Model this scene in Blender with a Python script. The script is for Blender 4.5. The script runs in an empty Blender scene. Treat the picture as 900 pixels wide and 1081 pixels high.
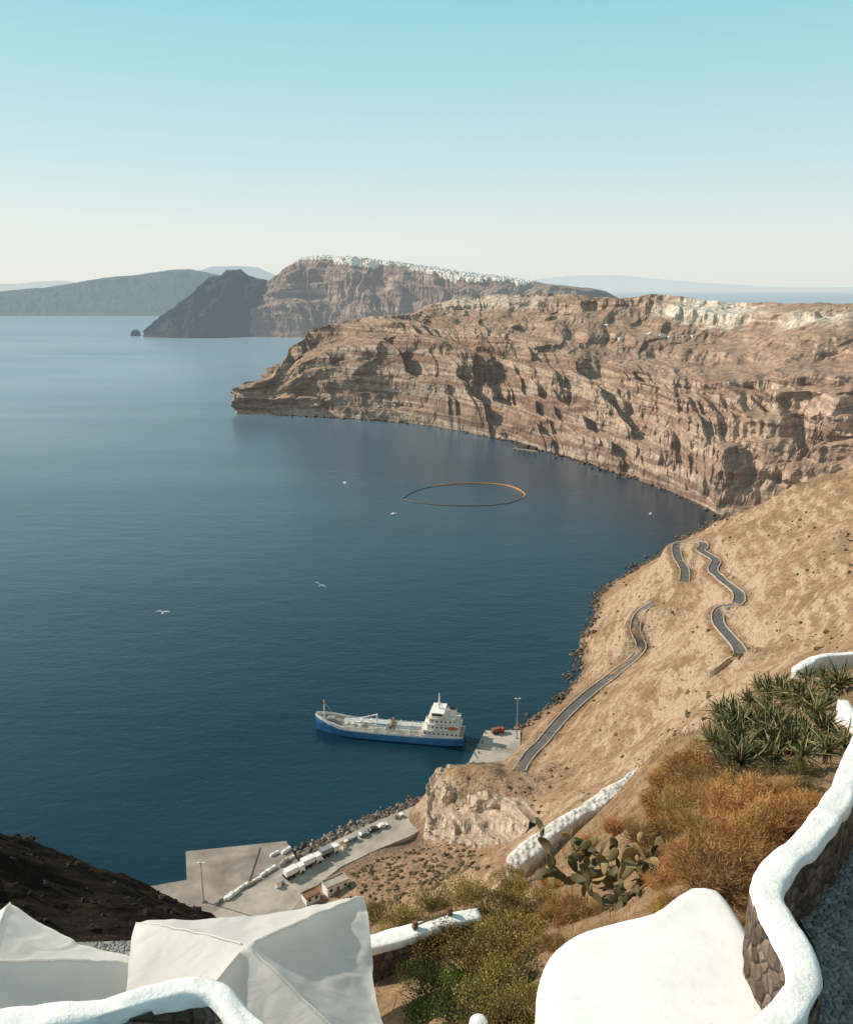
import bpy, bmesh, math, random
import numpy as np
from mathutils import Vector, Matrix
from mathutils.bvhtree import BVHTree
random.seed(7); rng=np.random.default_rng(7)
S=bpy.context.scene; COL=S.collection
F=900.;CX=450.;CY=540.5;H=200.
PITCH=math.atan((CY-302)/F); sp,cp=math.sin(PITCH),math.cos(PITCH)
def ray(px,py):
    u=(px-CX)/F; v=(CY-py)/F
    return np.array([u,cp+sp*v,-sp+cp*v])
def at(px,py,t): return np.array([0,0,H])+ray(px,py)*t
def onz(px,py,z=0.):
    r=ray(px,py); return np.array([0,0,H])+r*((z-H)/r[2])
# ---------------------------------------------------------------- noise
def hsh(ix,iy,seed):
    h=(ix*374761393+iy*668265263+seed*144269504)&0xffffffff
    h=((h^(h>>13))*1274126177)&0xffffffff
    return ((h^(h>>16))&0xffff)/65535.
def vn(x,y,seed=0):
    x=np.asarray(x,float);y=np.asarray(y,float);x,y=np.broadcast_arrays(x,y)
    ix=np.floor(x).astype(np.int64);iy=np.floor(y).astype(np.int64)
    fx=x-ix;fy=y-iy;fx=fx*fx*fx*(fx*(fx*6-15)+10);fy=fy*fy*fy*(fy*(fy*6-15)+10)
    a=hsh(ix,iy,seed);b=hsh(ix+1,iy,seed);c=hsh(ix,iy+1,seed);d=hsh(ix+1,iy+1,seed)
    return (a*(1-fx)+b*fx)*(1-fy)+(c*(1-fx)+d*fx)*fy
def fbm(x,y,o=4,seed=0,pr=.5):
    s=0.;a=1.;t=0.
    for i in range(o):
        s=s+a*(vn(x*2**i+i*17.3,y*2**i+i*9.1,seed+i)*2-1);t+=a;a*=pr
    return s/t
def ridged(x,y,o=3,seed=0):
    s=0.;a=1.;t=0.
    for i in range(o):
        s=s+a*(1-np.abs(2*vn(x*2**i+i*7.3,y*2**i+i*3.1,seed+i)-1));t+=a;a*=.5
    return s/t
class RBF:
    def __init__(self,pts,c=10.):
        P=np.array(pts,float);self.P=P[:,:2];self.c=c;n=len(P)
        D=np.sqrt(((self.P[:,None]-self.P[None])**2).sum(-1)+c*c)
        A=np.zeros((n+3,n+3));A[:n,:n]=D;A[:n,n]=1;A[:n,n+1:]=self.P;A[n,:n]=1;A[n+1:,:n]=self.P.T
        self.w=np.linalg.lstsq(A,np.concatenate([P[:,2],[0,0,0]]),rcond=None)[0]
    def __call__(self,x,y):
        x=np.asarray(x,float);y=np.asarray(y,float);sh=x.shape;x=x.ravel();y=y.ravel();n=len(self.P)
        out=np.full(x.shape,self.w[n])+self.w[n+1]*x+self.w[n+2]*y
        for i in range(n): out+=self.w[i]*np.sqrt((x-self.P[i,0])**2+(y-self.P[i,1])**2+self.c**2)
        return out.reshape(sh)
def hit(px,py,h,t0,t1,n=4000):
    t=np.linspace(t0,t1,n);r=ray(px,py)
    x=r[0]*t;y=r[1]*t;z=H+r[2]*t
    k=np.nonzero(z<h(x,y))[0]
    i=k[0] if len(k) else n-1
    return np.array([x[i],y[i],float(h(x[i:i+1],y[i:i+1])[0])])
# ---------------------------------------------------------------- objects
def tag(o,label=None,cat=None,group=None,kind=None):
    if label:o['label']=label
    if cat:o['category']=cat
    if group:o['group']=group
    if kind:o['kind']=kind
    return o
def empty(name,loc,rz=0.,label=None,cat=None,group=None):
    o=bpy.data.objects.new(name,None);COL.objects.link(o);o.location=[float(a) for a in loc];o.rotation_euler=(0,0,rz)
    o.empty_display_size=.2
    return tag(o,label,cat,group)
def mesh(name,v,f,mat,parent=None,smooth=False):
    me=bpy.data.meshes.new(name);me.from_pydata([tuple(map(float,a)) for a in v],[],f);me.update()
    if smooth: me.polygons.foreach_set('use_smooth',[True]*len(me.polygons))
    me.materials.append(mat)
    o=bpy.data.objects.new(name,me);COL.objects.link(o)
    if parent:o.parent=parent
    return o
def copy_tree(o,parent=None):
    c=o.copy();COL.objects.link(c);c.parent=parent
    for ch in list(o.children): copy_tree(ch,c)
    return c
class MB:
    def __init__(s): s.v=[];s.f=[]
    def add(s,vs,fs):
        b=len(s.v);s.v+=[tuple(map(float,a)) for a in vs];s.f+=[tuple(b+i for i in q) for q in fs];return s
    def box(s,cx,cy,cz,sx,sy,sz,rz=0.,tap=1.):
        c,n=math.cos(rz),math.sin(rz);vs=[]
        for z,k in ((-.5,1),(.5,tap)):
            for x,y in ((-.5,-.5),(.5,-.5),(.5,.5),(-.5,.5)):
                X=x*sx*k;Y=y*sy*k;vs.append((cx+X*c-Y*n,cy+X*n+Y*c,cz+z*sz))
        return s.add(vs,[(3,2,1,0),(4,5,6,7),(0,1,5,4),(1,2,6,5),(2,3,7,6),(3,0,4,7)])
    def tube(s,pts,r,n=8,closed=False):
        pts=[Vector(p) for p in pts];m=len(pts);vs=[];up=Vector((0,0,1))
        for i,p in enumerate(pts):
            a=pts[(i-1)%m] if (closed or i>0) else p;b=pts[(i+1)%m] if (closed or i<m-1) else p
            d=(b-a).normalized();x=d.cross(up)
            if x.length<1e-3:x=Vector((1,0,0))
            x.normalize();y=x.cross(d);R=r[i] if hasattr(r,'__len__') else r
            for k in range(n):
                q=2*math.pi*k/n;vs.append(p+x*math.cos(q)*R+y*math.sin(q)*R)
        fs=[]
        for i in range(m if closed else m-1):
            for k in range(n):
                j=(i+1)%m;fs.append((i*n+k,i*n+(k+1)%n,j*n+(k+1)%n,j*n+k))
        if not closed: fs+=[tuple(range(n)),tuple(reversed(range((m-1)*n,m*n)))]
        return s.add(vs,fs)
    def ell(s,c,r,nu=12,nv=8,M=None):
        vs=[];fs=[]
        for j in range(nv+1):
            th=math.pi*j/nv
            for i in range(nu):
                ph=2*math.pi*i/nu;p=Vector((r[0]*math.sin(th)*math.cos(ph),r[1]*math.sin(th)*math.sin(ph),r[2]*math.cos(th)))
                if M is not None:p=M@p
                vs.append(p+Vector(c))
        for j in range(nv):
            for i in range(nu): fs.append((j*nu+i,(j+1)*nu+i,(j+1)*nu+(i+1)%nu,j*nu+(i+1)%nu))
        return s.add(vs,fs)
    def prism(s,poly,z0,z1):
        n=len(poly);vs=[(p[0],p[1],z0) for p in poly]+[(p[0],p[1],z1) for p in poly]
        return s.add(vs,[tuple(reversed(range(n))),tuple(range(n,2*n))]+[(i,(i+1)%n,n+(i+1)%n,n+i) for i in range(n)])
    def build(s,name,mat,parent=None,smooth=False): return mesh(name,s.v,s.f,mat,parent,smooth)
def grid_faces(n,m):
    i=np.arange(n-1)[:,None];j=np.arange(m-1)[None];a=(i*m+j).ravel()
    return np.stack([a,a+m,a+m+1,a+1],1).tolist()
# ---------------------------------------------------------------- materials
class NT:
    def __init__(s,name):
        s.m=bpy.data.materials.new(name);s.m.use_nodes=True;s.t=s.m.node_tree;s.t.nodes.clear()
        s.out=s.n('ShaderNodeOutputMaterial')
    def n(s,k,**kw):
        x=s.t.nodes.new(k)
        for a,b in kw.items(): setattr(x,a,b)
        return x
    def l(s,a,b): s.t.links.new(a,b)
    def val(s,sock,v):
        if isinstance(v,bpy.types.NodeSocket): s.l(v,sock)
        else: sock.default_value=v
    def pos(s): return s.n('ShaderNodeNewGeometry').outputs['Position']
    def obj(s): return s.n('ShaderNodeTexCoord').outputs['Object']
    def mapping(s,vec,scale,loc=(0,0,0)):
        m=s.n('ShaderNodeMapping');s.l(vec,m.inputs['Vector']);m.inputs['Scale'].default_value=scale;m.inputs['Location'].default_value=loc;return m.outputs[0]
    def noise(s,vec,scale,detail=5,rough=.55,dist=0.):
        x=s.n('ShaderNodeTexNoise');s.l(vec,x.inputs['Vector']);x.inputs['Scale'].default_value=scale;x.inputs['Detail'].default_value=detail;x.inputs['Roughness'].default_value=rough;x.inputs['Distortion'].default_value=dist
        return x.outputs['Fac']
    def vor(s,vec,scale,feat='F1',out='Distance'):
        x=s.n('ShaderNodeTexVoronoi',feature=feat);s.l(vec,x.inputs['Vector']);x.inputs['Scale'].default_value=scale;return x.outputs[out]
    def ramp(s,fac,stops):
        r=s.n('ShaderNodeValToRGB');s.l(fac,r.inputs[0]);e=r.color_ramp.elements
        while len(e)<len(stops): e.new(.5)
        for k,(p,c) in enumerate(stops):
            e[k].position=p;e[k].color=(*c,1) if len(c)==3 else c
        return r.outputs[0]
    def mr(s,v,a,b,c=0.,d=1.):
        x=s.n('ShaderNodeMapRange');s.l(v,x.inputs[0]);x.inputs[1].default_value=a;x.inputs[2].default_value=b;x.inputs[3].default_value=c;x.inputs[4].default_value=d;return x.outputs[0]
    def math(s,op,a,b=0.):
        x=s.n('ShaderNodeMath',operation=op);s.val(x.inputs[0],a);s.val(x.inputs[1],b);return x.outputs[0]
    def mix(s,f,a,b,bt='MIX'):
        x=s.n('ShaderNodeMix',data_type='RGBA',blend_type=bt);s.val(x.inputs[0],f)
        for sock,v in ((x.inputs[6],a),(x.inputs[7],b)):
            if isinstance(v,tuple): sock.default_value=(*v,1)
            else: s.l(v,sock)
        return x.outputs[2]
    def sep(s,v,i):
        x=s.n('ShaderNodeSeparateXYZ');s.l(v,x.inputs[0]);return x.outputs[i]
    def bump(s,h,strength,dist):
        b=s.n('ShaderNodeBump');s.l(h,b.inputs['Height']);b.inputs['Strength'].default_value=strength;b.inputs['Distance'].default_value=dist;return b.outputs[0]
    def bsdf(s,col,rough=.8,normal=None,**kw):
        p=s.n('ShaderNodeBsdfPrincipled')
        if isinstance(col,tuple):p.inputs['Base Color'].default_value=(*col,1)
        else:s.l(col,p.inputs['Base Color'])
        s.val(p.inputs['Roughness'],rough)
        p.inputs['Specular IOR Level'].default_value=kw.get('spec',.3)
        if normal is not None:s.l(normal,p.inputs['Normal'])
        if 'metal' in kw:p.inputs['Metallic'].default_value=kw['metal']
        return p.outputs[0]
    def end(s,sh,haze=0,hc=(.3,.42,.46)):  # distance haze is painted into the surface as mixed-in emission
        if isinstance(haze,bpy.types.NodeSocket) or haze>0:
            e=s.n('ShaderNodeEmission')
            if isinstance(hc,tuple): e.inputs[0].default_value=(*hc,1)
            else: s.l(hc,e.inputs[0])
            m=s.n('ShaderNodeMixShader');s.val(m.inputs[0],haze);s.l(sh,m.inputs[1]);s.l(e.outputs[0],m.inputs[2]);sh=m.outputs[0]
        s.l(sh,s.out.inputs[0]);return s.m
def simple(name,col,rough=.7,var=.18,scale=4.,bump=0.,bscale=30.,bd=.01,**kw):
    n=NT(name);v=n.obj();f=n.noise(v,scale,5,.6)
    a=tuple(c*(1-var) for c in col);b=tuple(min(1,c*(1+var)) for c in col)
    c=n.ramp(f,[(.3,a),(.7,b)])
    nm=n.bump(n.noise(v,bscale,4),bump,bd) if bump else None
    return n.end(n.bsdf(c,rough,nm,**kw))
def island(name,stops,rough=.6,sub=0.,**kw):
    n=NT(name);g=n.n('ShaderNodeNewGeometry');c=n.ramp(g.outputs['Random Per Island'],stops)
    f=n.noise(g.outputs['Position'],kw.get('ns',3.),3);c=n.mix(n.mr(f,.35,.7,0,.45),c,kw.get('dark',(.05,.04,.02)))
    if kw.get('ov'):
        oi=n.n('ShaderNodeObjectInfo');hs=n.n('ShaderNodeHueSaturation');n.l(c,hs.inputs['Color'])
        n.l(n.mr(oi.outputs['Random'],0,1,.5-kw['ov']*.015,.5+kw['ov']*.05),hs.inputs['Hue'])
        rr=n.math('FRACT',n.math('MULTIPLY',oi.outputs['Random'],7.31));n.l(n.mr(rr,0,1,1-kw['ov'],1+kw['ov']*.6),hs.inputs['Value']);c=hs.outputs[0]
    sh=n.bsdf(c,rough)
    if sub:
        t=n.n('ShaderNodeBsdfTranslucent');n.l(c,t.inputs[0]);m=n.n('ShaderNodeMixShader');m.inputs[0].default_value=sub
        n.l(sh,m.inputs[1]);n.l(t.outputs[0],m.inputs[2]);sh=m.outputs[0]
    return n.end(sh)
def rock(name,cols,soil,haze=0,hc=(.3,.42,.46),sc=1.,zs=.05,pale=None,bumpd=2.5,steep=(.62,.90),bm=.3):
    n=NT(name);p=n.pos()
    st=n.noise(n.mapping(p,(.0025*sc,.0025*sc,zs*sc)),1.,7,.62,.5)
    c=n.ramp(st,[(.27+.46*i/(len(cols)-1),k) for i,k in enumerate(cols)])
    big=n.noise(p,.012*sc,5,.6);fine=n.noise(p,.12*sc,6,.65)
    c=n.mix(n.mr(big,.38,.62,bm,0),c,cols[1])
    g=n.n('ShaderNodeNewGeometry');nz=n.sep(g.outputs['True Normal'],2)
    nzz=n.math('ADD',nz,n.mr(fine,.3,.7,-.18,.18))
    so=n.mix(n.mr(big,.35,.65),tuple(k*.68 for k in soil),soil)
    c=n.mix(n.mr(nzz,*steep),c,so)
    if pale:
        a=n.n('ShaderNodeAttribute');a.attribute_name='pale'
        c=n.mix(n.math('MULTIPLY',a.outputs['Fac'],n.mr(fine,.3,.55,.55,1.)),c,pale)
    c=n.mix(n.mr(fine,.36,.60,.55,0.),c,tuple(k*.45 for k in cols[0]))
    nm=n.bump(n.math('ADD',n.noise(p,.1*sc,7,.68),n.math('MULTIPLY',st,1.1)),1.,bumpd)
    return n.end(n.bsdf(c,.95,nm,spec=.1),haze,hc)
# ---------------------------------------------------------------- world / light / camera
sd=Vector((-.93,.36,.0)).normalized();EL=math.radians(32)
SUN=Vector((sd.x*math.cos(EL),sd.y*math.cos(EL),math.sin(EL)))
W=bpy.data.worlds.new("World");S.world=W;W.use_nodes=True;nt=W.node_tree;nt.nodes.clear()
wo=nt.nodes.new('ShaderNodeOutputWorld');bg=nt.nodes.new('ShaderNodeBackground');bg.inputs[1].default_value=.13
sk=nt.nodes.new('ShaderNodeTexSky');sk.sky_type='NISHITA';sk.sun_disc=False;sk.sun_elevation=EL;sk.sun_rotation=math.atan2(SUN.x,SUN.y);sk.altitude=200;sk.dust_density=1.5
tc=nt.nodes.new('ShaderNodeTexCoord');sx=nt.nodes.new('ShaderNodeSeparateXYZ');nt.links.new(tc.outputs['Generated'],sx.inputs[0])
cr=nt.nodes.new('ShaderNodeValToRGB');nt.links.new(sx.outputs[2],cr.inputs[0])
ST=[(0,(.80,.82,.78)),(.05,(.77,.825,.79)),(.14,(.54,.76,.78)),(.28,(.31,.645,.71)),(.42,(.22,.43,.49)),(1,(.16,.27,.32))]
while len(cr.color_ramp.elements)<len(ST): cr.color_ramp.elements.new(.5)
for e,(p,c) in zip(cr.color_ramp.elements,ST): e.position=p;e.color=(*c,1)
sc=nt.nodes.new('ShaderNodeVectorMath');sc.operation='SCALE';sc.inputs[3].default_value=8.1;nt.links.new(cr.outputs[0],sc.inputs[0])
mx=nt.nodes.new('ShaderNodeMix');mx.data_type='RGBA';mx.inputs[0].default_value=.9
nt.links.new(sk.outputs[0],mx.inputs[6]);nt.links.new(sc.outputs[0],mx.inputs[7]);nt.links.new(mx.outputs[2],bg.inputs[0]);nt.links.new(bg.outputs[0],wo.inputs[0])
ld=bpy.data.lights.new('sun','SUN');ld.energy=5.;ld.angle=math.radians(.5);ld.color=(1,.89,.75)
lo=bpy.data.objects.new('sun',ld);COL.objects.link(lo);lo.rotation_euler=SUN.to_track_quat('Z','Y').to_euler();lo.location=(-300,100,500)
cd=bpy.data.cameras.new('camera');cam=bpy.data.objects.new('camera',cd);COL.objects.link(cam);cam.location=(0,0,H);cam.rotation_euler=(math.pi/2-PITCH,0,0)
cd.sensor_fit='HORIZONTAL';cd.sensor_width=36;cd.lens=36*F/900;cd.clip_start=.1;cd.clip_end=400000;S.camera=cam
S.view_settings.view_transform='Standard';S.view_settings.look='None';S.view_settings.exposure=0
# ---------------------------------------------------------------- sea
n=NT('sea_water');p=n.pos()
ln=n.n('ShaderNodeVectorMath',operation='LENGTH');n.l(p,ln.inputs[0])
dist=n.math('ADD',ln.outputs['Value'],n.math('MULTIPLY',n.sep(p,0),-1.1))  # drives the painted haze: grows with distance and towards the sunward left
w1=n.noise(n.mapping(p,(1,1.6,1)),.22,4,.6);w2=n.noise(n.mapping(p,(1,2.2,1)),.035,4,.6)
patch=n.noise(n.mapping(p,(.5,1.5,1)),.004,4,.6);patch2=n.noise(n.mapping(p,(.35,1.6,1)),.0016,4,.6,.5)
nm=n.bump(n.math('ADD',n.math('MULTIPLY',w1,.5),n.math('MULTIPLY',w2,1.2)),.45,.9)
c=n.mix(n.mr(patch,.35,.65),(.005,.027,.046),(.009,.041,.068))
b=n.n('ShaderNodeBsdfPrincipled');n.l(c,b.inputs['Base Color']);n.l(n.mr(patch2,.35,.65,.12,.28),b.inputs['Roughness']);b.inputs['IOR'].default_value=1.33;n.l(nm,b.inputs['Normal'])
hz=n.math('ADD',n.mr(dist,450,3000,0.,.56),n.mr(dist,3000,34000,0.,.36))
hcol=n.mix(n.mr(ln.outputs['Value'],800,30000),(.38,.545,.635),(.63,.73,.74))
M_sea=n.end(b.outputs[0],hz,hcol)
vs=[(0,0,0)];fs=[];rad=[300,1000,4000,16000,60000,250000];q=160
for R in rad:
    for k in range(q): vs.append((R*math.cos(2*math.pi*k/q),R*math.sin(2*math.pi*k/q),0))
for k in range(q): fs.append((0,1+k,1+(k+1)%q))
for r in range(len(rad)-1):
    for k in range(q): fs.append((1+r*q+k,1+(r+1)*q+k,1+(r+1)*q+(k+1)%q,1+r*q+(k+1)%q))
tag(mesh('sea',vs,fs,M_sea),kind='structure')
# ---------------------------------------------------------------- cliffs
PROF=([0,.10,.2,.45,.53,.8,.86,1],[0,.20,.30,.50,.66,.80,.93,1])
PLAIN=([0,1],[0,1])
def smooth(a,k):
    if k<2:return a
    p=np.concatenate([np.full(k,a[0]),a,np.full(k,a[-1])]);ker=np.hanning(2*k+1)[1:];ker=ker[:2*k-1];ker/=ker.sum()
    return np.convolve(p,ker,'same')[k:-k]
ENV0=([-.1,0,.12,.6,1,1.25,2,3],[.10,.13,.65,1,.7,.3,0,0])
def cliff(name,cols,N,mat,seed=1,rows=(90,26,8),gl=80.,ga=35.,strata=3.,prof=PROF,prof1=PLAIN,env=ENV0,rimn=4.,pale=(),sm=6,rough=.3,gul=1.,skew=.3,stairs=0,stairs1=0,jit=.18,sbl=.62,bumps=(),gcap=1.2,rimback=.5):
    A=np.array(cols,float);mid=(A[:,0,:2]+A[:,1,:2])/2
    d=np.concatenate([[0],np.cumsum(np.linalg.norm(np.diff(mid,axis=0),axis=1))])
    u=np.linspace(0,d[-1],N)
    L=np.stack([np.stack([smooth(np.interp(u,d,A[:,j,c]),sm) for c in range(3)],1) for j in range(4)],0)
    s=np.concatenate([[-.04],np.linspace(0,1,rows[0]),np.linspace(1,2,rows[1]+1)[1:],np.linspace(2,3,rows[2]+1)[1:]])
    U,Sg=np.meshgrid(u,s,indexing='ij')
    seg=np.clip(np.floor(Sg),0,2).astype(int);fr=Sg-seg;ii=np.arange(N)[:,None]
    a=L[seg,ii];b=L[seg+1,ii]
    P=a+(b-a)*fr[...,None]
    s0=np.clip(Sg,0,1)
    sk_=U+Sg*gl*skew;warp=.7*fbm(U/(gl*1.3),Sg*1.6,3,seed+2)
    r=ridged(sk_/gl+warp,Sg*.9,4,seed)-.55
    r2=ridged(sk_/(gl*.36)+warp*2.2,Sg*1.8+7,4,seed+40)-.55
    sj=np.clip(s0+(fbm(U/(gl*.7),s0*2,4,seed+5)*jit+r*jit*1.1)*np.sin(np.pi*s0),0,1)
    def stair(g,K,sd_):
        ph=fbm(U/(gl*2.5),g*0,2,sd_)*.5;x=g*K+ph+fbm(U/(gl*.15),g*4,2,sd_+3)*.08;fl=np.floor(x);fx=x-fl
        st=fl+np.where(fx<.62,fx*.30,np.where(fx<.86,.186+(fx-.62)/.24*.70,.886+(fx-.86)/.14*.114))
        bl=np.clip(sbl+1.1*fbm(U/(gl*.55),g*3,3,sd_+7),.1,1.)
        return np.clip(g*(1-bl)+(st-ph)/K*bl,0,1.02)
    g=np.interp(sj,prof[0],prof[1])
    g=np.power(np.clip(g,0,1),1+np.clip(-(r*1.6+r2*.8)*gul,-.3,gcap))
    if stairs: g=stair(g,stairs,seed+60)
    z0=L[0,:,2][:,None]+(L[1,:,2]-L[0,:,2])[:,None]*g
    f1=np.clip(fr+(fbm(U/(gl*.6),fr*2,4,seed+25)*jit*.9+r*.12)*np.sin(np.pi*fr),0,1)
    g1=np.interp(f1,prof1[0],prof1[1])
    if stairs1: g1=stair(g1,stairs1,seed+70)
    z1=L[1,:,2][:,None]+(L[2,:,2]-L[1,:,2])[:,None]*g1
    P[...,2]=np.where(seg==0,z0,np.where(seg==1,z1,P[...,2]));P[...,2]=np.where(Sg<0,L[0,:,2][:,None]-8,P[...,2])
    inw=L[1,:,:2]-L[0,:,:2];inw/=np.linalg.norm(inw,axis=1)[:,None]+1e-6;inw=np.stack([smooth(inw[:,0],sm*3),smooth(inw[:,1],sm*3)],1)
    ev=np.interp(Sg,*env);e1=np.minimum(ev*2,1)
    wz=P[...,2]
    dis=(r*ga*2+r2*ga*.9)*ev
    dis=dis+(fbm(U/(gl*.2),wz/(gl*.17),5,seed+3,.6)*ga*rough*1.5+(ridged(U/(gl*.1),wz/(gl*.2),3,seed+13)-.5)*ga*rough)*e1
    bm=np.clip(.5+1.2*fbm(U/(gl*.8),wz/30,3,seed+33),0,1.3)
    band=(vn(wz/6.+fbm(U/120,wz*0,2,seed+8)*1.,U/150,seed+9)-.5)*2*strata+(vn(wz/17.+fbm(U/90,wz*0,2,seed+18)*.6,U/250,seed+19)-.5)*3.4*strata
    dis=dis+band*bm*np.interp(Sg,[0,.05,1.9,2.05],[0,1,1,0])
    P[...,:2]-=inw[:,None,:]*dis[...,None]
    zz=fbm(U/(gl*.3),Sg*6,5,seed+7,.6)*rimn*np.interp(Sg,[0,.3,1,3],[0,.5,1,1.0])+ (r*rimn*2.2+r2*rimn*1.2)*np.interp(Sg,[0,.5,1,1.6,2.2],[0,.5,1,.8*rimback*1.6,rimback])
    P[...,2]+=zz*(P[...,2]>1)
    for (bx,by,br_,bh) in bumps:
        q_=np.hypot(P[...,0]-bx,P[...,1]-by)/br_;P[...,2]+=bh*np.clip(1-q_,0,1)**1.2
    V=P.reshape(-1,3);o=mesh(name,V,grid_faces(N,len(s)),mat)
    tag(o,kind='structure')
    if pale:
        at_=np.zeros(len(V))
        for (c,R,w_) in pale:
            dd=np.linalg.norm((V-np.array(c))/np.array(R),axis=1)+.35*fbm(V[:,0]/25,V[:,1]/25+V[:,2]/14,3,91);at_=np.maximum(at_,w_*np.clip(2.2-2.2*dd,0,1))
        A_=o.data.attributes.new('pale','FLOAT','POINT');A_.data.foreach_set('value',at_.astype(np.float32))
    return o,L,V
def back(p,dx,dy,z): return [p[0]+dx,p[1]+dy,z]
ROCKC=[(.15,.085,.06),(.42,.26,.18),(.21,.12,.085),(.66,.50,.37),(.26,.15,.10),(.50,.335,.235),(.78,.62,.48)]
M_cliff=rock('cliff_rock',ROCKC,(.50,.325,.22),haze=.07,hc=(.50,.50,.48),pale=(.86,.74,.60))
WL=[(246,437),(290,438.5),(330,440),(380,443),(430,447),(470,452),(500,458),(530,464),(560,472),(590,481),(620,490),(660,502),(700,515),(740,533),(765,545)]
WP=[onz(*w) for w in WL]
Rm=[(252,405,1402),(284,400,1418),(312,362,1430),(335,347,1440),(365,337,1440),(405,335,1430),(440,336,1405),(475,346,1370),(510,354,1320),(540,362,1270),(580,371,1210),(630,382,1130),(690,396,1020),(745,404,935),(800,404,870)]
Pl=[(262,420,1470),(300,392,1540),(330,362,1600),(350,350,1640),(390,341,1680),(428,336,1680),(448,322,1640),(480,316,1620),(515,312,1600),(560,311,1560),(600,311,1520),(650,314,1470),(705,317,1400),(770,320,1310),(845,320,1190)]
cols=[[(-60,2000,0),(-20,1990,130),(60,2000,140),(300,2300,60)],[(-230,1620,0),(-205,1600,90),(-120,1640,110),(100,2000,90)],[(-300,1470,0),(-280,1455,44),(-250,1500,48),(-100,1800,50)]]
for w,r,pl in zip(WP,Rm,Pl):
    R=at(*r);P_=at(*pl);cols.append([w,R,P_,back(P_,250,600,P_[2]-70)])
for (w,r,pl) in [((330,700,14),(890,398,790),(925,319,1070)),((420,640,55),(1000,392,700),(1080,320,940)),((560,560,110),(1230,380,620),(1350,320,800))]:
    R=at(*r);P_=at(*pl);cols.append([w,R,P_,back(P_,400,500,P_[2]-60)])
cone=at(660,314,1330)
cl,LC,VC=cliff('cliffs',cols,1050,M_cliff,3,rows=(165,120,8),gl=165,ga=52,strata=3.6,rimn=5.,gul=1.15,rough=.26,stairs=6,stairs1=4,jit=.12,sbl=.88,gcap=1.6,rimback=.25,
   prof=([0,.1,.25,.5,.6,.85,1],[0,.18,.32,.52,.68,.88,1]),prof1=([0,.06,.3,.5,.58,.78,.84,.93,1],[0,.06,.2,.30,.46,.56,.84,.95,1]),
   env=([-.1,0,.12,.6,1,1.3,1.75,2,2.4,3],[.07,.09,.6,1,1,.9,.6,.3,.1,0]),
   bumps=[(cone[0],cone[1],150,22),(at(880,335,1010)[0],at(880,335,1010)[1],90,18)],
   pale=[(at(748,330,1300),(85,180,30),1.),(at(520,318,1600),(150,200,20),.5),(at(885,345,1060),(75,110,26),.8)])
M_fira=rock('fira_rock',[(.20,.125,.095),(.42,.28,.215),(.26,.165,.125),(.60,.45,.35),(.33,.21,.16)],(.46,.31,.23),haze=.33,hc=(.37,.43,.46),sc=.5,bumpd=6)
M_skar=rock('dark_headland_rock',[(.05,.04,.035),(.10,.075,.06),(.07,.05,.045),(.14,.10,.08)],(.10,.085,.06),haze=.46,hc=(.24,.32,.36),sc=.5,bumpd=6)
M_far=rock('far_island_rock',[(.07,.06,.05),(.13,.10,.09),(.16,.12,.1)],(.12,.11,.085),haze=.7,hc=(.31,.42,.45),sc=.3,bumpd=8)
fc=[]
for w,r in zip([(238,352),(250,354.5),(272,355.5),(298,356),(330,357),(360,360),(410,366),(460,371),(520,378),(580,384)],
   [(262,318,3900),(286,297,3930),(302,285,3950),(320,273,3900),(347,271,3780),(382,274,3550),(432,281,3200),(480,289,2950),(540,297,2700),(610,306,2550)]):
    R=at(*r);fc.append([onz(*w),R,back(R,150,330,R[2]-6),back(R,700,1500,20)])
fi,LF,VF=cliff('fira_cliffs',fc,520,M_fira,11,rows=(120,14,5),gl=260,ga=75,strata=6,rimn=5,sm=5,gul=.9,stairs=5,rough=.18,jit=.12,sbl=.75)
kc=[]
for w,r in zip([(151,355.5),(162,356.2),(178,356.6),(197,357),(212,357),(224,357),(232,357),(242,356.5),(252,356.2),(275,355.5)],
   [(156,347,3560),(186,325,3650),(205,311,3700),(221,293,3750),(234,291.5,3760),(239,285,3780),(254,284,3790),(261,291,3800),(290,298,3900),(300,312,3920)]):
    R=at(*r);kc.append([onz(*w),R,back(R,40,220,R[2]*.8),back(R,100,700,-5)])
cliff('headland',kc,240,M_skar,21,rows=(60,10,5),gl=130,ga=40,strata=4,rimn=4,sm=2,gul=.6,rough=.2)
ic=[]
for px,py in [(-120,312),(-60,309),(0,307),(50,303),(100,295),(150,288.5),(180,285),(203,284),(221,288),(240,292.5),(300,298)]:
    R=at(px,py,6700);ic.append([onz(px,333.3),R,back(R,0,500,R[2]*.85),back(R,0,1500,-5)])
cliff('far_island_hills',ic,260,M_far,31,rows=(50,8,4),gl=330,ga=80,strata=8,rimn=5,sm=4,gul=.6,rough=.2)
def hills(name,pts,t,tw,haze,hc,seed):
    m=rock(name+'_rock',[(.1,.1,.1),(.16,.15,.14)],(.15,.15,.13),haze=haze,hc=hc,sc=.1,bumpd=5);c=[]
    for px,py in pts:
        R=at(px,py,t);w=at(px,py,tw);c.append([(w[0],w[1],-2),R,back(R,0,800,R[2]*.7),back(R,0,3000,-20)])
    cliff(name,c,120,m,seed,rows=(16,4,3),gl=900,ga=100,strata=0,rimn=10,sm=3,gul=.2,rough=.1)
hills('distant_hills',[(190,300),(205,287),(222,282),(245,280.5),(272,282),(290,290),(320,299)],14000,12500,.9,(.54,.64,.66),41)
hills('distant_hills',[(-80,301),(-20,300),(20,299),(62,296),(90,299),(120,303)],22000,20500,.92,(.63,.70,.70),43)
hills('distant_hills',[(530,303),(570,294),(610,290.5),(650,290),(690,294),(740,298),(800,302),(900,304)],32000,30000,.95,(.66,.74,.74),45)
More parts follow.
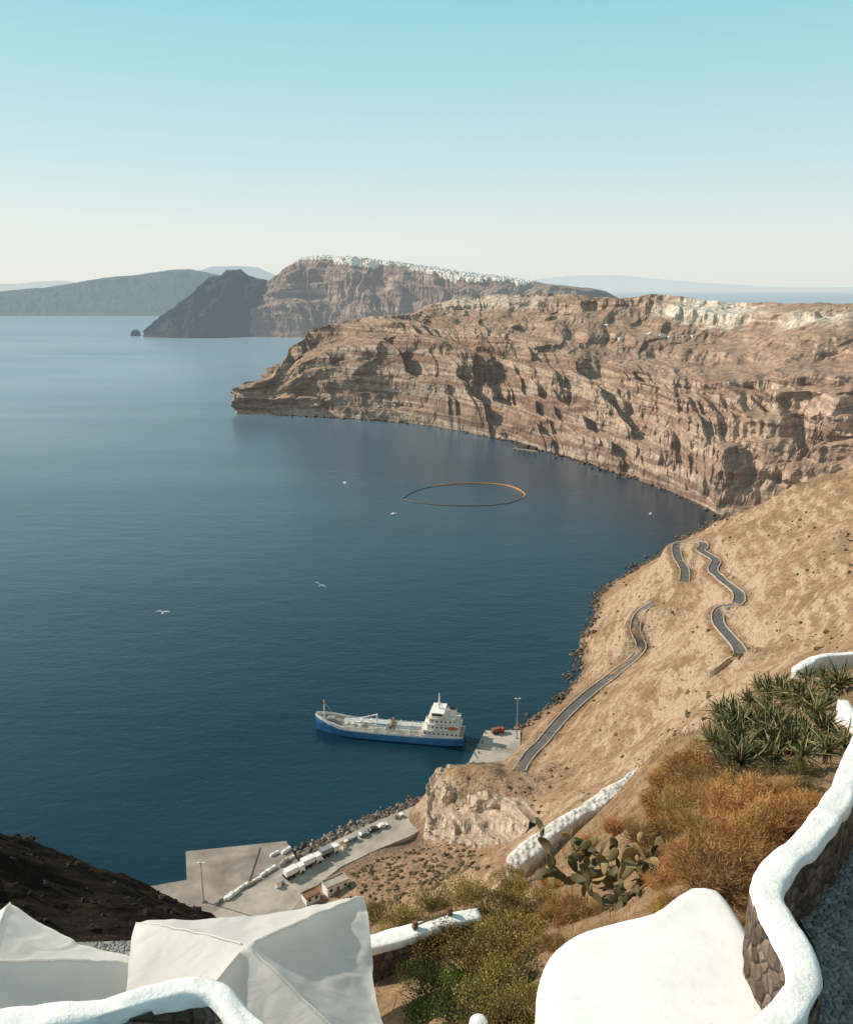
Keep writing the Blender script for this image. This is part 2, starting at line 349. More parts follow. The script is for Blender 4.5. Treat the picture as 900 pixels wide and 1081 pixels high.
mb=MB();mb.ell((0,0,0),(22,16,22),14,10);rk=[]
for v in mb.v:
    k=1+.3*float(fbm(np.array(v[0]/12+5),np.array((v[1]+v[2])/12),3,4));rk.append((v[0]*k,v[1]*k,v[2]*k*(1.1 if v[2]>0 else 1)))
o=mesh('sea_rock',rk,mb.f,M_skar);o.location=onz(143,354.5)
tag(o,'small dark rock islet standing in the sea off the tip of the dark headland','rock')
# ---------------------------------------------------------------- hillside
cp_=[]
def c3(px,py,z): cp_.append(tuple(onz(px,py,z)))
for w in [(140,940),(225,925),(310,905),(380,880),(450,842),(495,808),(545,775),(580,746),(605,720),(612,690),(626,655),(632,628),(660,607),(690,590),(715,572),(740,560),(765,546)]: c3(*w,0)
for a in [(555,800,4),(600,750,12),(650,710,20),(675,685,27),(668,665,33),(690,632,45),(720,610,52),(716,580,54),(745,570,62),(755,590,62),(780,628,65),(757,650,62),(780,690,68),
  (900,490,110),(850,512,98),(830,522,90),(800,537,69),(780,546,44),(765,552,18),(900,560,102),(900,620,105),(900,680,110),(820,690,85),(820,600,82),(740,720,65),(700,750,50),(640,790,32),(580,820,22),
  (520,816,21),(470,822,15),(492,812,15),(446,886,1.),(500,897,7),(530,892,14),(560,880,30),(480,905,7),(450,900,5),(420,915,4.2),(392,932,4),(365,946,3.4),(400,880,.6),(425,868,.6),(345,912,.5),(640,690,12),(620,730,8),
  (160,965,.3),(250,965,.3),(310,962,.4),(200,1000,.5),(300,1010,2),(390,990,6)]: c3(*a)
cp_+=[(-90,120,40),(0,100,98),(60,100,118),(100,100,135),(160,100,148),(0,35,150),(-30,35,140),(-60,60,105),(60,30,165),(140,30,175),(260,100,170),(300,250,150),(330,400,140),(420,500,130),
  (330,700,10),(420,640,48),(560,560,100),(420,760,10),(300,800,-25),(520,720,40),(60,560,-20),(20,440,-20),(-40,345,-20),(-130,290,-15),(180,720,-15),(-150,230,-5),(100,640,-20)]
hr=RBF(cp_,10.)
def h_hill(x,y):
    z=hr(x,y);k=np.clip((z-2)/18,0,1)
    z=z+k*(fbm(x/45,y/45,5,60)*5.5+(ridged(x/34+y/60,y/140-x/80,3,61)-.5)*6.5+fbm(x/9,y/9,3,62)*1.2)+np.clip((z-1.8)/3,0,1)*fbm(x/6,y/6,3,64)*.9
    # faint old farming terraces
    q=z/4.5+fbm(x/60,y/60,3,66)*1.2;fq=q-np.floor(q);w=np.clip(.5+1.6*fbm(x/80,y/80,2,67),0,1)*k
    return z+w*(np.where(fq<.7,fq*.45,.315+(fq-.7)/.3*.685)-fq)*4.5*.6
NX,NY=340,400
gx=np.linspace(-150,460,NX);gy=np.linspace(20,800,NY);GX,GY=np.meshgrid(gx,gy,indexing='ij');GZ=h_hill(GX,GY)
def resample(P,step):
    P=np.array(P,float);out=[]
    Q=np.vstack([2*P[0]-P[1],P,2*P[-1]-P[-2]])
    for i in range(1,len(Q)-2):
        p0,p1,p2,p3=Q[i-1:i+3];m=max(2,int(np.linalg.norm(p2-p1)/step))
        for k in range(m):
            t=k/m;out.append(.5*((2*p1)+(-p0+p2)*t+(2*p0-5*p1+4*p2-p3)*t*t+(-p0+3*p1-3*p2+p3)*t**3))
    out.append(P[-1]);return np.array(out)
road_px=[[(548,812),(556,802),(575,780),(600,751),(625,730),(652,709),(672,692),(677,680),(670,667),(674,650),(690,633)],
         [(722,614),(722,602),(715,588),(714,577),(724,572.5),(740,572.5),(742,577),(738,582),(755,591),(752,602),(762,613),(780,627),(775,637),(760,645),(757,657),(768,671),(778,683),(782,692)]]
roads=[]
for k_,rp in enumerate(road_px):
    pts=np.array([hit(a,b,h_hill,180,560) for a,b in rp]);R=resample(pts,2.)
    R[:,2]=smooth(R[:,2],8);R[:,0]=smooth(R[:,0],2);R[:,1]=smooth(R[:,1],2)
    roads.append(R)
allr=np.vstack([roads[0],roads[1][:-4]])
for i in range(NX):
    d=np.sqrt((GX[i][:,None]-allr[None,:,0])**2+(GY[i][:,None]-allr[None,:,1])**2);k=d.argmin(1);dm=d.min(1)
    w=np.clip((dm-4.2)/6,0,1);w=w*w*(3-2*w);GZ[i]=GZ[i]*w+(allr[k,2])*(1-w)
# a low bank of earth hides where the upper road runs on downhill
ex,ey,ez=roads[1][-1]
GZ+=3.5*np.exp(-(((GX-ex+3.)/13)**2+((GY-ey+12)/6.)**2))
n=NT('hillside_earth');p=n.pos()
big=n.noise(p,.018,6,.62);mid_=n.noise(p,.12,6,.65);fine=n.noise(p,.9,4,.6)
g=n.n('ShaderNodeNewGeometry');nz=n.sep(g.outputs['True Normal'],2)
c=n.ramp(big,[(.3,(.30,.18,.10)),(.5,(.43,.27,.16)),(.7,(.52,.345,.22))])
c=n.mix(n.mr(mid_,.42,.6,0,.6),c,(.25,.148,.08))
c=n.mix(n.mr(n.math('ADD',nz,n.mr(mid_,.3,.7,-.15,.15)),.62,.78,1,0),c,(.50,.365,.25))
tz=n.math('FRACT',n.math('ADD',n.math('MULTIPLY',n.sep(p,2),.36),n.math('MULTIPLY',n.noise(p,.03,4,.6),5.)))
c=n.mix(n.math('MULTIPLY',n.mr(tz,.0,.16,1,0),n.mr(mid_,.38,.6,0,.55)),c,(.15,.095,.05))
c=n.mix(n.mr(n.vor(p,.35),.05,.3,.7,0),c,(.12,.08,.045))
c=n.mix(n.mr(n.noise(p,.35,5,.7),.52,.64,0,.6),c,(.16,.105,.055))
c=n.mix(n.mr(fine,.5,.66,0,.6),c,(.19,.12,.06))
z=n.sep(p,2);c=n.mix(n.mr(z,.5,4,.6,0),c,(.16,.11,.085))
nm=n.bump(n.math('ADD',mid_,n.math('MULTIPLY',fine,.3)),1.,2.6)
M_hill=n.end(n.bsdf(c,.95,nm,spec=.1),.02,(.45,.5,.5))
tag(mesh('hillside',np.stack([GX,GY,GZ],-1).reshape(-1,3),grid_faces(NX,NY),M_hill,None,True),kind='structure')
bv=BVHTree.FromPolygons([tuple(a) for a in np.stack([GX,GY,GZ],-1).reshape(-1,3)],grid_faces(NX,NY))
def gz(x,y):
    r=bv.ray_cast(Vector((x,y,600)),Vector((0,0,-1)));return r[0].z if r[0] else 0.
# rough rock bluff beside the harbour
M_bluff=rock('bluff_rock',[(.52,.39,.29),(.74,.60,.47),(.60,.46,.35),(.80,.68,.55)],(.56,.40,.28),sc=5.,bumpd=.8)
bw=[(478,822,4),(462,830,0),(452,842,0),(445,862,.8),(448,886,1.2),(480,899,4),(510,902,8),(536,894,14),(556,880,20)]
br=[(500,806,14),(484,808,15),(472,814,16),(466,820,17),(470,830,18),(492,832,18),(516,836,19),(540,848,21),(562,868,22.5)]
bc=[]
for w,r in zip(bw,br):
    w=onz(*w);r_=onz(*r);bc.append([w,r_,(r_[0]+12,r_[1]+3,r_[2]-2),(r_[0]+30,r_[1]+6,r_[2]-14)])
cliff('bluff',bc,200,M_bluff,51,rows=(70,20,6),gl=24,ga=3.4,strata=.45,rimn=1.1,sm=4,gul=.5,stairs=3,rough=.3)
M_asph=simple('asphalt',(.13,.12,.115),.9,.25,.3)
M_par=simple('road_parapet_concrete',(.50,.43,.35),.9,.25,.6)
def strip(P,off,w,h,z):
    T=np.gradient(P[:,:2],axis=0);T/=np.linalg.norm(T,axis=1)[:,None]+1e-9;Nn=np.stack([-T[:,1],T[:,0]],1)
    v=[];f=[]
    for i in range(len(P)):
        for a,b in ((off-w/2,z),(off-w/2,z+h),(off+w/2,z+h),(off+w/2,z)):
            v.append((P[i,0]+Nn[i,0]*a,P[i,1]+Nn[i,1]*a,P[i,2]+b))
    for i in range(len(P)-1):
        for k in range(3): f.append((i*4+k,(i+1)*4+k,(i+1)*4+k+1,i*4+k+1))
    f+=[(0,1,2,3),tuple(4*(len(P)-1)+k for k in (3,2,1,0))]
    return v,f
rl=['road climbing from the pier','winding upper road']
for R,l in zip(roads,rl):
    tag(mesh('road',*strip(R,0,4.4,.25,-.1),M_asph),kind='structure')
    for sgn,sd_ in ((1,'left'),(-1,'right')):
        tag(mesh('road_parapet',*strip(R,sgn*2.4,.4,.9,-.4),M_par),'low pale concrete parapet, %s edge of the %s'%(sd_,l),'parapet')
# old terrace walls on the slope
M_dry_st=simple('dry_stone',(.44,.33,.23),.95,.4,1.2,.8,2.,.3)
tl=['upper of the three old terrace walls below the winding road','middle of the three old terrace walls below the winding road','lowest of the three old terrace walls below the winding road']
for l,pts in zip(tl,[[(698,728),(725,726),(745,720),(770,708)],[(696,742),(720,743),(746,738)],[(690,755),(706,757),(724,756)]]):
    P=resample(np.array([hit(a,b,h_hill,150,560) for a,b in pts]),1.5)
    for i in range(len(P)): P[i,2]=gz(P[i,0],P[i,1])
    P[:,2]=smooth(P[:,2],3)
    tag(mesh('terrace_wall',*strip(P,0,.9,3.6,-1.),M_dry_st),'low dry stone wall, '+l,'wall')
# scrub on the slope (uncountable)
M_scrub=island('scrub_leaves',[(0,(.09,.07,.035)),(.5,(.16,.11,.055)),(1,(.24,.16,.08))],.9)
mb=MB();cnt=0
def tuft(x,y,zz,r):
    b=len(mb.v);mb.ell((x,y,zz+r*.1),(r*random.uniform(.8,1.6),r*random.uniform(.8,1.3),r*.65),7,4)
    mb.v[b:]=[(x_+random.uniform(-.25,.25)*r,y_+random.uniform(-.25,.25)*r,z_+random.uniform(-.25,.25)*r) for x_,y_,z_ in mb.v[b:]]
while cnt<1300:
    px=random.uniform(450,930);py=random.uniform(540,930)
    if fbm(np.array(px/45),np.array(py/45),3,77)<random.uniform(-.1,.5): continue
    h=hit(px,py,h_hill,150,760,900);cnt+=1
    if h[2]<4 or np.min(np.hypot(allr[:,0]-h[0],allr[:,1]-h[1]))<5: continue
    tuft(h[0],h[1],gz(h[0],h[1]),random.choice([.2,.25,.3,.4,.5,.8]))
for _ in range(10): tuft(ex+random.uniform(-8,6),ey-10+random.uniform(-3,3),gz(ex,ey-10)-.5,random.choice([.4,.6,.8]))
for _ in range(420):
    h=onz(random.uniform(350,500),random.uniform(888,968),4);g_=gz(h[0],h[1])
    if g_>2.: tuft(h[0],h[1],g_,random.choice([.3,.4,.5,.7,.9]))
tag(mb.build('scrub',M_scrub),kind='stuff')
# boulders along shore (uncountable)
def boulders(line,n,r0,r1,spread,name,mat,zf=None,pw=2.2):
    P=resample(np.array(line),1.);mb=MB()
    for i in range(n):
        q=P[random.randrange(len(P))];r=r0+(r1-r0)*random.random()**pw;x=q[0]+random.gauss(0,spread);y=q[1]+random.gauss(0,spread)
        zz=(zf(x,y) if zf else q[2]);zz=max(zz,-.3)
        b=len(mb.v);mb.ell((x,y,zz+r*.2),(r,r*random.uniform(.6,1),r*random.uniform(.5,.8)),7,5,Matrix.Rotation(random.random()*6,3,'Z'))
        mb.v[b:]=[(a+random.uniform(-.22,.22)*r,c_+random.uniform(-.22,.22)*r,z_+random.uniform(-.22,.22)*r) for a,c_,z_ in mb.v[b:]]
    return tag(mb.build(name,mat),kind='stuff')
M_bould=island('boulder_stone',[(0,(.12,.10,.085)),(.5,(.25,.20,.165)),(1,(.40,.34,.28))],.95,ns=.5)
M_darkb=island('shore_rock',[(0,(.10,.07,.055)),(.6,(.20,.135,.095)),(1,(.32,.225,.16))],.95,ns=.5)
boulders([onz(*a) for a in [(308,908),(330,897),(360,884),(400,866),(445,848)]],900,.35,1.5,2.2,'riprap_boulders',M_bould)
SL=[(550,772),(580,746),(605,720),(612,690),(626,655),(632,628),(660,607),(690,590),(720,570),(765,547)]
boulders([onz(*a) for a in SL],900,.3,1.3,2.4,'shore_rocks',M_darkb,gz,1.5)
boulders([onz(*a) for a in SL],60,1.2,2.4,3.5,'shore_rocks',M_darkb,gz,1.5)
boulders([onz(*a) for a in WL[1:]],700,.5,2.6,5,'shore_rocks',M_darkb,lambda x,y:-.2)
# ---------------------------------------------------------------- port
M_conc=simple('quay_concrete',(.30,.25,.205),.9,.35,.12,.4,.8,.05)
M_conc2=simple('pale_concrete',(.43,.37,.31),.9,.32,.12)
M_white=simple('white_paint',(.84,.82,.78),.6,.06,.5)
M_dark=simple('dark_rubber',(.03,.03,.03),.8,.1,2)
M_steel=simple('galvanised_steel',(.45,.45,.44),.5,.1,2,metal=.6)
M_glass=simple('dark_glass',(.03,.045,.055),.12,.1,1)
M_red=simple('red_paint',(.45,.06,.04),.5,.1,1)
M_rust=simple('rust_brown_wall',(.26,.13,.075),.85,.3,.5)
def poly(name,pts,z0,z1,mat):
    return tag(MB().prism([onz(a,b,z1)[:2] for a,b in pts],z0,z1).build(name,mat),kind='structure')
poly('quay',[(136,940),(140,1000),(310,1000),(328,950),(318,915),(302,888),(196,899),(197,929)],-4,1.6,M_conc)
poly('quay_road',[(226,964),(240,985),(290,985),(320,946),(360,915),(400,896),(432,883),(458,868),(447,847),(420,858),(395,868),(345,892),(318,912),(258,940)],-3,1.64,M_conc2)
poly('pier',[(492,810),(512,771),(549,771),(549,792),(556,806),(548,822),(520,822)],-4,1.9,M_conc2)
b=onz(262,936,1.6);c=onz(275,895,1.6)
dv=np.array([c[1]-b[1],-(c[0]-b[0]),0]);dv=dv/np.linalg.norm(dv)*.35
tag(MB().prism([(b-dv)[:2],(b+dv)[:2],(c+dv)[:2],(c-dv)[:2]],1.5,1.606).build('quay_joint',simple('joint_tar',(.07,.06,.055),.9,.2,1)),kind='structure')
bl=[(231,953),(241,947),(247,945),(256,938),(262,935),(271,929),(280,923),(287,919),(298,912),(306,907),(291,903),(301,898)]
for i,(px,py) in enumerate(bl):
    q=onz(px+random.uniform(-1.5,1.5),py+random.uniform(-1,1),1.64);o=empty('concrete_block',q,math.radians(50+random.uniform(-12,12)),'white concrete barrier block in the row dividing the quay from the road','barrier','white barrier blocks on the quay')
    m=MB();m.box(0,0,.6,3.6,1.2,1.2,0,.86);m.build('block_body',M_white if i%4 else M_conc2,o);m=MB();m.tube([(-.4,0,1.2),(-.3,0,1.45),(.3,0,1.45),(.4,0,1.2)],.07,6);m.build('lifting_loop',M_steel,o);k=random.uniform(.8,1.25);o.scale=(k*1.2,k*.8,k*.8)
def lamp(px,py,hh,label):
    o=empty('lamp_mast',onz(px,py,1.7),0,label,'lamp post')
    m=MB();m.tube([(0,0,0),(0,0,hh*.5),(0,0,hh)],[.28,.22,.16],8);m.build('mast',M_steel,o)
    m=MB();m.box(0,0,.3,1.0,1.0,.6);m.build('base',M_conc2,o)
    m=MB();m.tube([(-1.1,0,hh-.2),(1.1,0,hh-.2)],.1,6);m.build('cross_arm',M_steel,o)
    for sx_ in (-1,1):
        m=MB();m.box(sx_*.9,-.1,hh+.05,.8,.5,.35);m.build('lamp_head',M_white,o)
lamp(545,780,20,'tall grey lamp mast standing on the small pier behind the ship');lamp(215,952,15,'tall grey lamp mast standing on the wide concrete quay')
def car(px,py,rz,mat,label,s=1.,z=1.68):
    o=empty('parked_car',onz(px,py,z),rz,label,'car')
    prof=[(-2.1,.35),(-2.1,.85),(-1.7,.95),(-1.2,1.45),(.4,1.45),(1.0,.98),(1.95,.85),(2.1,.6),(2.1,.35)];m=MB()
    nn=len(prof);v=[(x*s,y*s,z*s) for y in (-.85,.85) for x,z in prof];m.add(v,[tuple(range(nn)),tuple(reversed(range(nn,2*nn)))]+[(i,i+nn,(i+1)%nn+nn,(i+1)%nn) for i in range(nn)]);m.build('body',mat,o)
    m=MB();m.box(-.35*s,0,1.2*s,1.55*s,1.72*s,.34*s);m.build('window',M_glass,o)
    for x in (-1.3,1.3):
        for y in (-.8,.8):
            m=MB();m.tube([(x*s,y*s-.1,.33*s),(x*s,y*s+.1,.33*s)],.33*s,12);m.build('wheel',M_dark,o)
M_cd=simple('dark_car_paint',(.05,.055,.07),.3,.1,1);M_cs=simple('silver_car_paint',(.4,.4,.4),.35,.1,1,metal=.4)
car(404,873,.5,M_white,'white car parked at the rocky edge of the harbour road below the pale bluff')
car(394,877,.52,M_cd,'dark car parked beside the white car on the harbour road')
car(384,882,.52,M_cs,'silver car parked on the harbour road between the dark car and the white trucks')
def truck(px,py,rz,z,cab,cargo,label,k=1.):
    o=empty('flatbed_truck',onz(px,py,z),rz,label,'truck');o.scale=(k,k,k)
    m=MB();m.box(2.2,0,1.45,1.7,2.1,1.9,0,.93);m.build('cab',cab,o);m=MB();m.box(-.8,0,.95,4.4,2.1,.35);m.build('bed',M_dark,o);m=MB();m.box(-.9,0,1.9,3.6,1.9,1.55);m.build('cargo',cargo,o);m=MB();m.box(2.55,0,1.85,1.2,1.98,.6);m.build('window',M_glass,o)
    for x in (-2,-.6,2.2):
        for y in (-1,1):
            m=MB();m.tube([(x,y-.15,.45),(x,y+.15,.45)],.45,12);m.build('wheel',M_dark,o)
truck(525,774,.3,1.9,M_red,M_rust,'small red truck parked on the pier beside the moored ship')
truck(310,924,.72,1.68,M_white,M_white,'white box truck on the quay road nearest the barrier blocks',1.3)
truck(328,913,.68,1.68,M_white,M_white,'white box truck, second from the barrier blocks on the quay road',1.3)
truck(347,902,.6,1.68,M_white,M_cs,'white truck with silver box, third from the barrier blocks',1.2)
# stacked goods along the rocky edge of the road
M_crate=[simple('crate_wood',(.33,.22,.12),.85,.3,2),M_conc2,M_rust,M_white,simple('blue_tarp',(.08,.17,.28),.7,.2,1)]
for i,(px,py) in enumerate([(361,893),(365,891),(369,889),(363,896),(374,887),(418,864),(423,862),(298,934),(294,937)]):
    q=onz(px,py,1.66);o=empty('cargo_crate',q,random.uniform(.4,.8),'weathered goods crate among the clutter along the harbour road','crate','goods crates along the harbour road')
    a_,b_,h_=random.uniform(1,2.2),random.uniform(.9,1.6),random.uniform(.7,1.5)
    MB().box(0,0,.16+h_/2,a_,b_,h_).build('crate_body',M_crate[i%5],o)
    m=MB()
    for y in (-.35,0,.35): m.box(0,y*b_,.07,a_*1.08,.16,.14)
    m.build('pallet',M_crate[0],o);MB().box(0,0,.19+h_,a_*1.05,b_*1.05,.06).build('lid',M_crate[(i+2)%5],o)
for i,(px,py) in enumerate([(500,806),(505,795),(509,784),(512,774)]):
    q=onz(px,py,1.9);o=empty('mooring_bollard',q,0,'small dark mooring bollard on the seaward edge of the pier','bollard','bollards on the pier edge')
    m=MB();m.tube([(0,0,0),(0,0,.5)],.25,8);m.build('post',M_dark,o);m=MB();m.tube([(0,0,.5),(0,0,.7)],.4,8);m.build('head',M_dark,o)
def house(name,loc,rz,sx_,sy_,hh,mat,label,cat='house',group=None,doors=True,roof=M_white,wm=M_glass):
    o=empty(name,loc,rz,label,cat,group)
    m=MB();m.box(0,0,hh/2-.8,sx_,sy_,hh+1.6);m.build('wall',mat,o)
    m=MB()
    for x,y,a,b in ((0,-sy_/2,sx_+.4,.3),(0,sy_/2,sx_+.4,.3),(-sx_/2,0,.3,sy_-.3),(sx_/2,0,.3,sy_-.3)): m.box(x,y,hh+.2,a,b,.5)
    m.box(0,0,hh+.05,sx_-.3,sy_-.3,.1);m.build('roof',roof,o)
    nw=max(2,int(sx_/2.6))
    for fl in range(max(1,int(hh/2.9))):
        for i in range(nw):
            x=-sx_/2+sx_*(i+.5)/nw
            if doors and fl==0 and i==nw//2:
                m=MB();m.box(x,-sy_/2-.02,1.05,1.,.08,2.1);m.build('door',M_rust,o)
            else:
                w_=MB();w_.box(x,-sy_/2-.02,fl*2.9+1.6,.9,.08,1.1);w_.build('window',wm,o)
    return o
house('harbour_building',onz(354,938,2.8),.6,8,4,3.,M_white,'small white flat roofed building beside the quay road','building',roof=M_conc2)
house('harbour_shed',onz(328,950,1.64),.6,5,3.6,2.4,M_white,'low white shed on the quay road left of the small white building','shed',doors=False,roof=M_rust)
# jetty under far cliffs
q=onz(556,477);o=empty('loading_jetty',q,math.radians(-42),'dark concrete loading jetty with sheds at the foot of the far cliffs','jetty')
M_cd2=simple('weathered_dark_concrete',(.12,.10,.085),.9,.3,.2)
m=MB();m.box(0,0,3.2,34,13,.9);m.build('deck',M_conc,o)
for x in (-15,-7.5,0,7.5,15):
    for y in (-5.5,5.5): m=MB();m.box(x,y,.8,1.,1.,4.2);m.build('pile',M_cd2,o)
m=MB();m.box(-6,1,6.1,16,7,5);m.build('shed',M_cd2,o);m=MB();m.box(9,1,5.4,9,6,3.6);m.build('shed',M_cd2,o)
# ---------------------------------------------------------------- ship
B0=onz(334,769);B1=onz(491,783);mid_s=(B0+B1)/2;rz=math.atan2(B0[1]-B1[1],B0[0]-B1[0]);LN=np.linalg.norm(B0-B1)
M_blue=simple('ship_blue',(.055,.21,.46),.45,.2,.25);M_deck=simple('ship_deck',(.36,.30,.26),.85,.3,.4);M_cream=simple('hatch_cream',(.70,.65,.58),.7,.2,.3)
sh=empty('cargo_ship',(mid_s[0],mid_s[1],0),rz,'small blue hulled cargo ship with white superstructure at its stern, moored beside the pier','ship')
kx=LN/69.
stn=[(-34,3.6,5.0,4.6),(-31,4.8,5.6,4.4),(-22,5.6,5.8,3.9),(-10,5.8,5.8,3.5),(5,5.8,5.8,3.4),(17,5.5,5.75,3.6),(22,4.6,5.5,4.0),(27,2.9,4.5,5.2),(31,1.2,2.9,6.3),(34.6,.1,.7,7.1)]
v=[];f=[]
for x,bw_,bd,zd in stn:
    for sg in (1,-1):
        v+=[(x*kx,sg*bw_*.9,-2),(x*kx,sg*bw_,.5),(x*kx,sg*(bw_*.4+bd*.6),zd*.6),(x*kx,sg*bd,zd)]
for i in range(len(stn)-1):
    for k in range(3):
        a=i*8+k;f.append((a,a+8,a+9,a+1));a+=4;f.append((a,a+1,a+9,a+8))
f.append((0,1,2,3,7,6,5,4));e=8*(len(stn)-1);f.append(tuple(e+k for k in (4,5,6,7,3,2,1,0)))
hull=mesh('hull',v,f,M_blue,sh)
v=[];f=[]
for x,bw_,bd,zd in stn: v+=[(x*kx,bd-.1,zd-.05),(x*kx,-bd+.1,zd-.05)]
for i in range(len(stn)-1): f.append((2*i,2*i+1,2*i+3,2*i+2))
mesh('deck',v,f,M_deck,sh)
for sg in (1,-1):
    P=[(x*kx,sg*bd,zd) for x,bw_,bd,zd in stn];v=[];f=[]
    for i,p_ in enumerate(P):
        hb=1.2 if i>=6 else .35
        v+=[(p_[0],p_[1],p_[2]-.3),(p_[0],p_[1]+sg*.06,p_[2]+hb),(p_[0],p_[1]-sg*.15,p_[2]+hb),(p_[0],p_[1]-sg*.15,p_[2]-.3)]
    for i in range(len(P)-1):
        for k in range(4): f.append((i*4+k,(i+1)*4+k,(i+1)*4+(k+1)%4,i*4+(k+1)%4))
    mesh('bulwark',v,f,M_white,sh)
    m=MB()
    for i in range(2,7):
        p0=P[i];p1=P[min(i+1,7)]
        for kz in (.8,1.2): m.tube([(p0[0],p0[1]-sg*.2,p0[2]+kz),(p1[0],p1[1]-sg*.2,p1[2]+kz)],.06,5)
        for q_ in range(4):
            a_=q_/4;x_=p0[0]*(1-a_)+p1[0]*a_;z_=p0[2]*(1-a_)+p1[2]*a_;y_=(p0[1]*(1-a_)+p1[1]*a_)-sg*.2;m.tube([(x_,y_,z_),(x_,y_,z_+1.2)],.06,5)
    m.build('railing',M_white,sh)
m=MB();m.box(2,0,3.9,38,7.6,1.3);m.build('hatch_coaming',M_cream,sh)
for i,x in enumerate((-13,-7.5,-2,3.5)):
    m=MB();m.box(x,0,4.95,5.2,7.2,.7,0,.97)
    m.build('hatch_cover',[M_cream,M_white,M_cream,M_white][i],sh)
rs=random.Random(4)
for i in range(16):
    x=8+13*rs.random();y=rs.uniform(-3.,3.);m=MB();m.box(x,y,4.9+.0,rs.uniform(.8,1.8),rs.uniform(.8,2.),rs.uniform(.8,1.8));m.build('deck_locker',[M_cream,M_white,M_steel,M_white,M_rust][i%5],sh)
for y in (-2.9,-2.3,-1.2,-.6,.6,1.2,2.3,2.9):
    m=MB();m.tube([(-15,y,5.55),(7,y,5.5),(22,y,5.0)],.16,6);m.build('cargo_pipe',M_steel if y>0 else M_white,sh)
for i,x in enumerate((-15,-10.2,-4.7,.8,6.8)):
    for y in (-4.4,4.4):
        m=MB();m.tube([(x,y,3.4),(x,y,5.2),(x+.5,y,5.6)],.3,7);m.build('ventilator',M_white,sh)
m=MB();m.box(27.5,0,5.9,3,2.6,1.3);m.tube([(29,-1.5,5.8),(29,1.5,5.8)],.6,8);m.build('windlass',M_steel,sh)
m=MB();m.tube([(31,0,6),(31,0,15)],[.3,.18],8);m.tube([(31,-1.3,11.5),(31,1.3,11.5)],.12,5);m.tube([(31,0,14),(24,0,5.2)],.06,5);m.build('foremast',M_white,sh)
m=MB();m.box(31.8,0,13.8,1.5,.05,.9);m.build('flag',M_red,sh)
m=MB();m.tube([(6,0,4),(6,0,10)],.4,8);m.tube([(6,0,9.8),(12,.6,8.2),(17,1.2,6.8)],.25,6);m.build('deck_crane',M_white,sh)
m=MB();m.box(-1,0,6.2,1.,9,1.);m.build('gantry',M_rust,sh)
tiers=[(-24.5,16,10.8,4,3.1),(-25,13.5,10.2,7.1,2.9),(-24.4,10.5,9.6,10.0,2.8)]
for x,lx,ly,z_,hz_ in tiers:
    d=MB().box(x,0,z_+hz_/2,lx,ly,hz_).build('deckhouse',M_white,sh)
    m=MB();m.box(x,0,z_+hz_+.06,lx+1.2,ly+.9,.14);m.build('deckhouse_deck',M_cream,sh)
    for sg in (1,-1):
        for i in range(int(lx/2)):
            MB().box(x-lx/2+1+i*2,sg*(ly/2+.02),z_+hz_*.55,.8,.06,.8).build('window',M_glass,d)
        m=MB()
        for kz in (.5,1.): m.tube([(x-lx/2-.5,sg*(ly/2+.4),z_+hz_+kz),(x+lx/2+.5,sg*(ly/2+.4),z_+hz_+kz)],.06,5)
        for i in range(7): xx=x-lx/2-.5+(lx+1)*i/6;m.tube([(xx,sg*(ly/2+.4),z_+hz_),(xx,sg*(ly/2+.4),z_+hz_+1)],.06,5)
        m.build('railing',M_white,sh)
d=MB().box(-22.8,0,14.2,5.4,9.0,2.5).build('bridge',M_white,sh)
m=MB();m.box(-20.08,0,14.5,.06,8.4,.9);m.box(-22.8,4.52,14.5,4.6,.06,.9);m.box(-22.8,-4.52,14.5,4.6,.06,.9);m.build('bridge_window',M_glass,d)
m=MB();m.box(-22.8,0,15.55,6.2,9.8,.16);m.build('bridge_roof',M_white,sh)
m=MB();m.tube([(-23,0,15.6),(-23,0,23)],[.5,.22],8);m.tube([(-23,-2.2,19),(-23,2.2,19)],.15,5);m.tube([(-23,-1.5,20.6),(-23,1.5,20.6)],.14,5);m.tube([(-21.2,0,15.6),(-23,0,19.5)],.14,5);m.tube([(-24.8,0,15.6),(-23,0,19.5)],.14,5);m.build('mast',M_white,sh)
m=MB();m.box(-23,0,17.6,.25,2.8,.35);m.build('radar',M_steel,sh)
m=MB();m.box(-29.4,0,13.6,3.,3.6,5.4,0,.85);m.build('funnel',M_white,sh);m=MB();m.box(-29.4,0,16.5,2.7,3.1,.5);m.build('funnel_top',M_dark,sh)
M_life=simple('lifeboat_orange',(.55,.16,.05),.5,.1,1)
for sg in (1,-1):
    m=MB();m.ell((-29.8,sg*4.9,8.7),(2.6,.95,.85),12,8);m.build('lifeboat',M_life,sh,True)
m=MB();m.tube([(-33.5,0,4.5),(-35,0,8)],.08,5);m.build('flagstaff',M_white,sh)
for a_,b_ in (((-33,3.5,4.6),(507,790)),((-33,-3,4.6),(503,800))):
    lm=Matrix.Translation((mid_s[0],mid_s[1],0))@Matrix.Rotation(rz,4,'Z');A_=lm@Vector(a_);Bp=Vector(onz(*b_,2.4));C_=(A_+Bp)/2-Vector((0,0,.8))
    tag(MB().tube([A_,(A_+C_)/2-Vector((0,0,.2)),C_,(C_+Bp)/2-Vector((0,0,.1)),Bp],.12,6).build('mooring_rope',M_dark),'dark rope from the ship stern to the pier, the %s one of the two'%('upper' if b_[1]==790 else 'lower'),'rope')
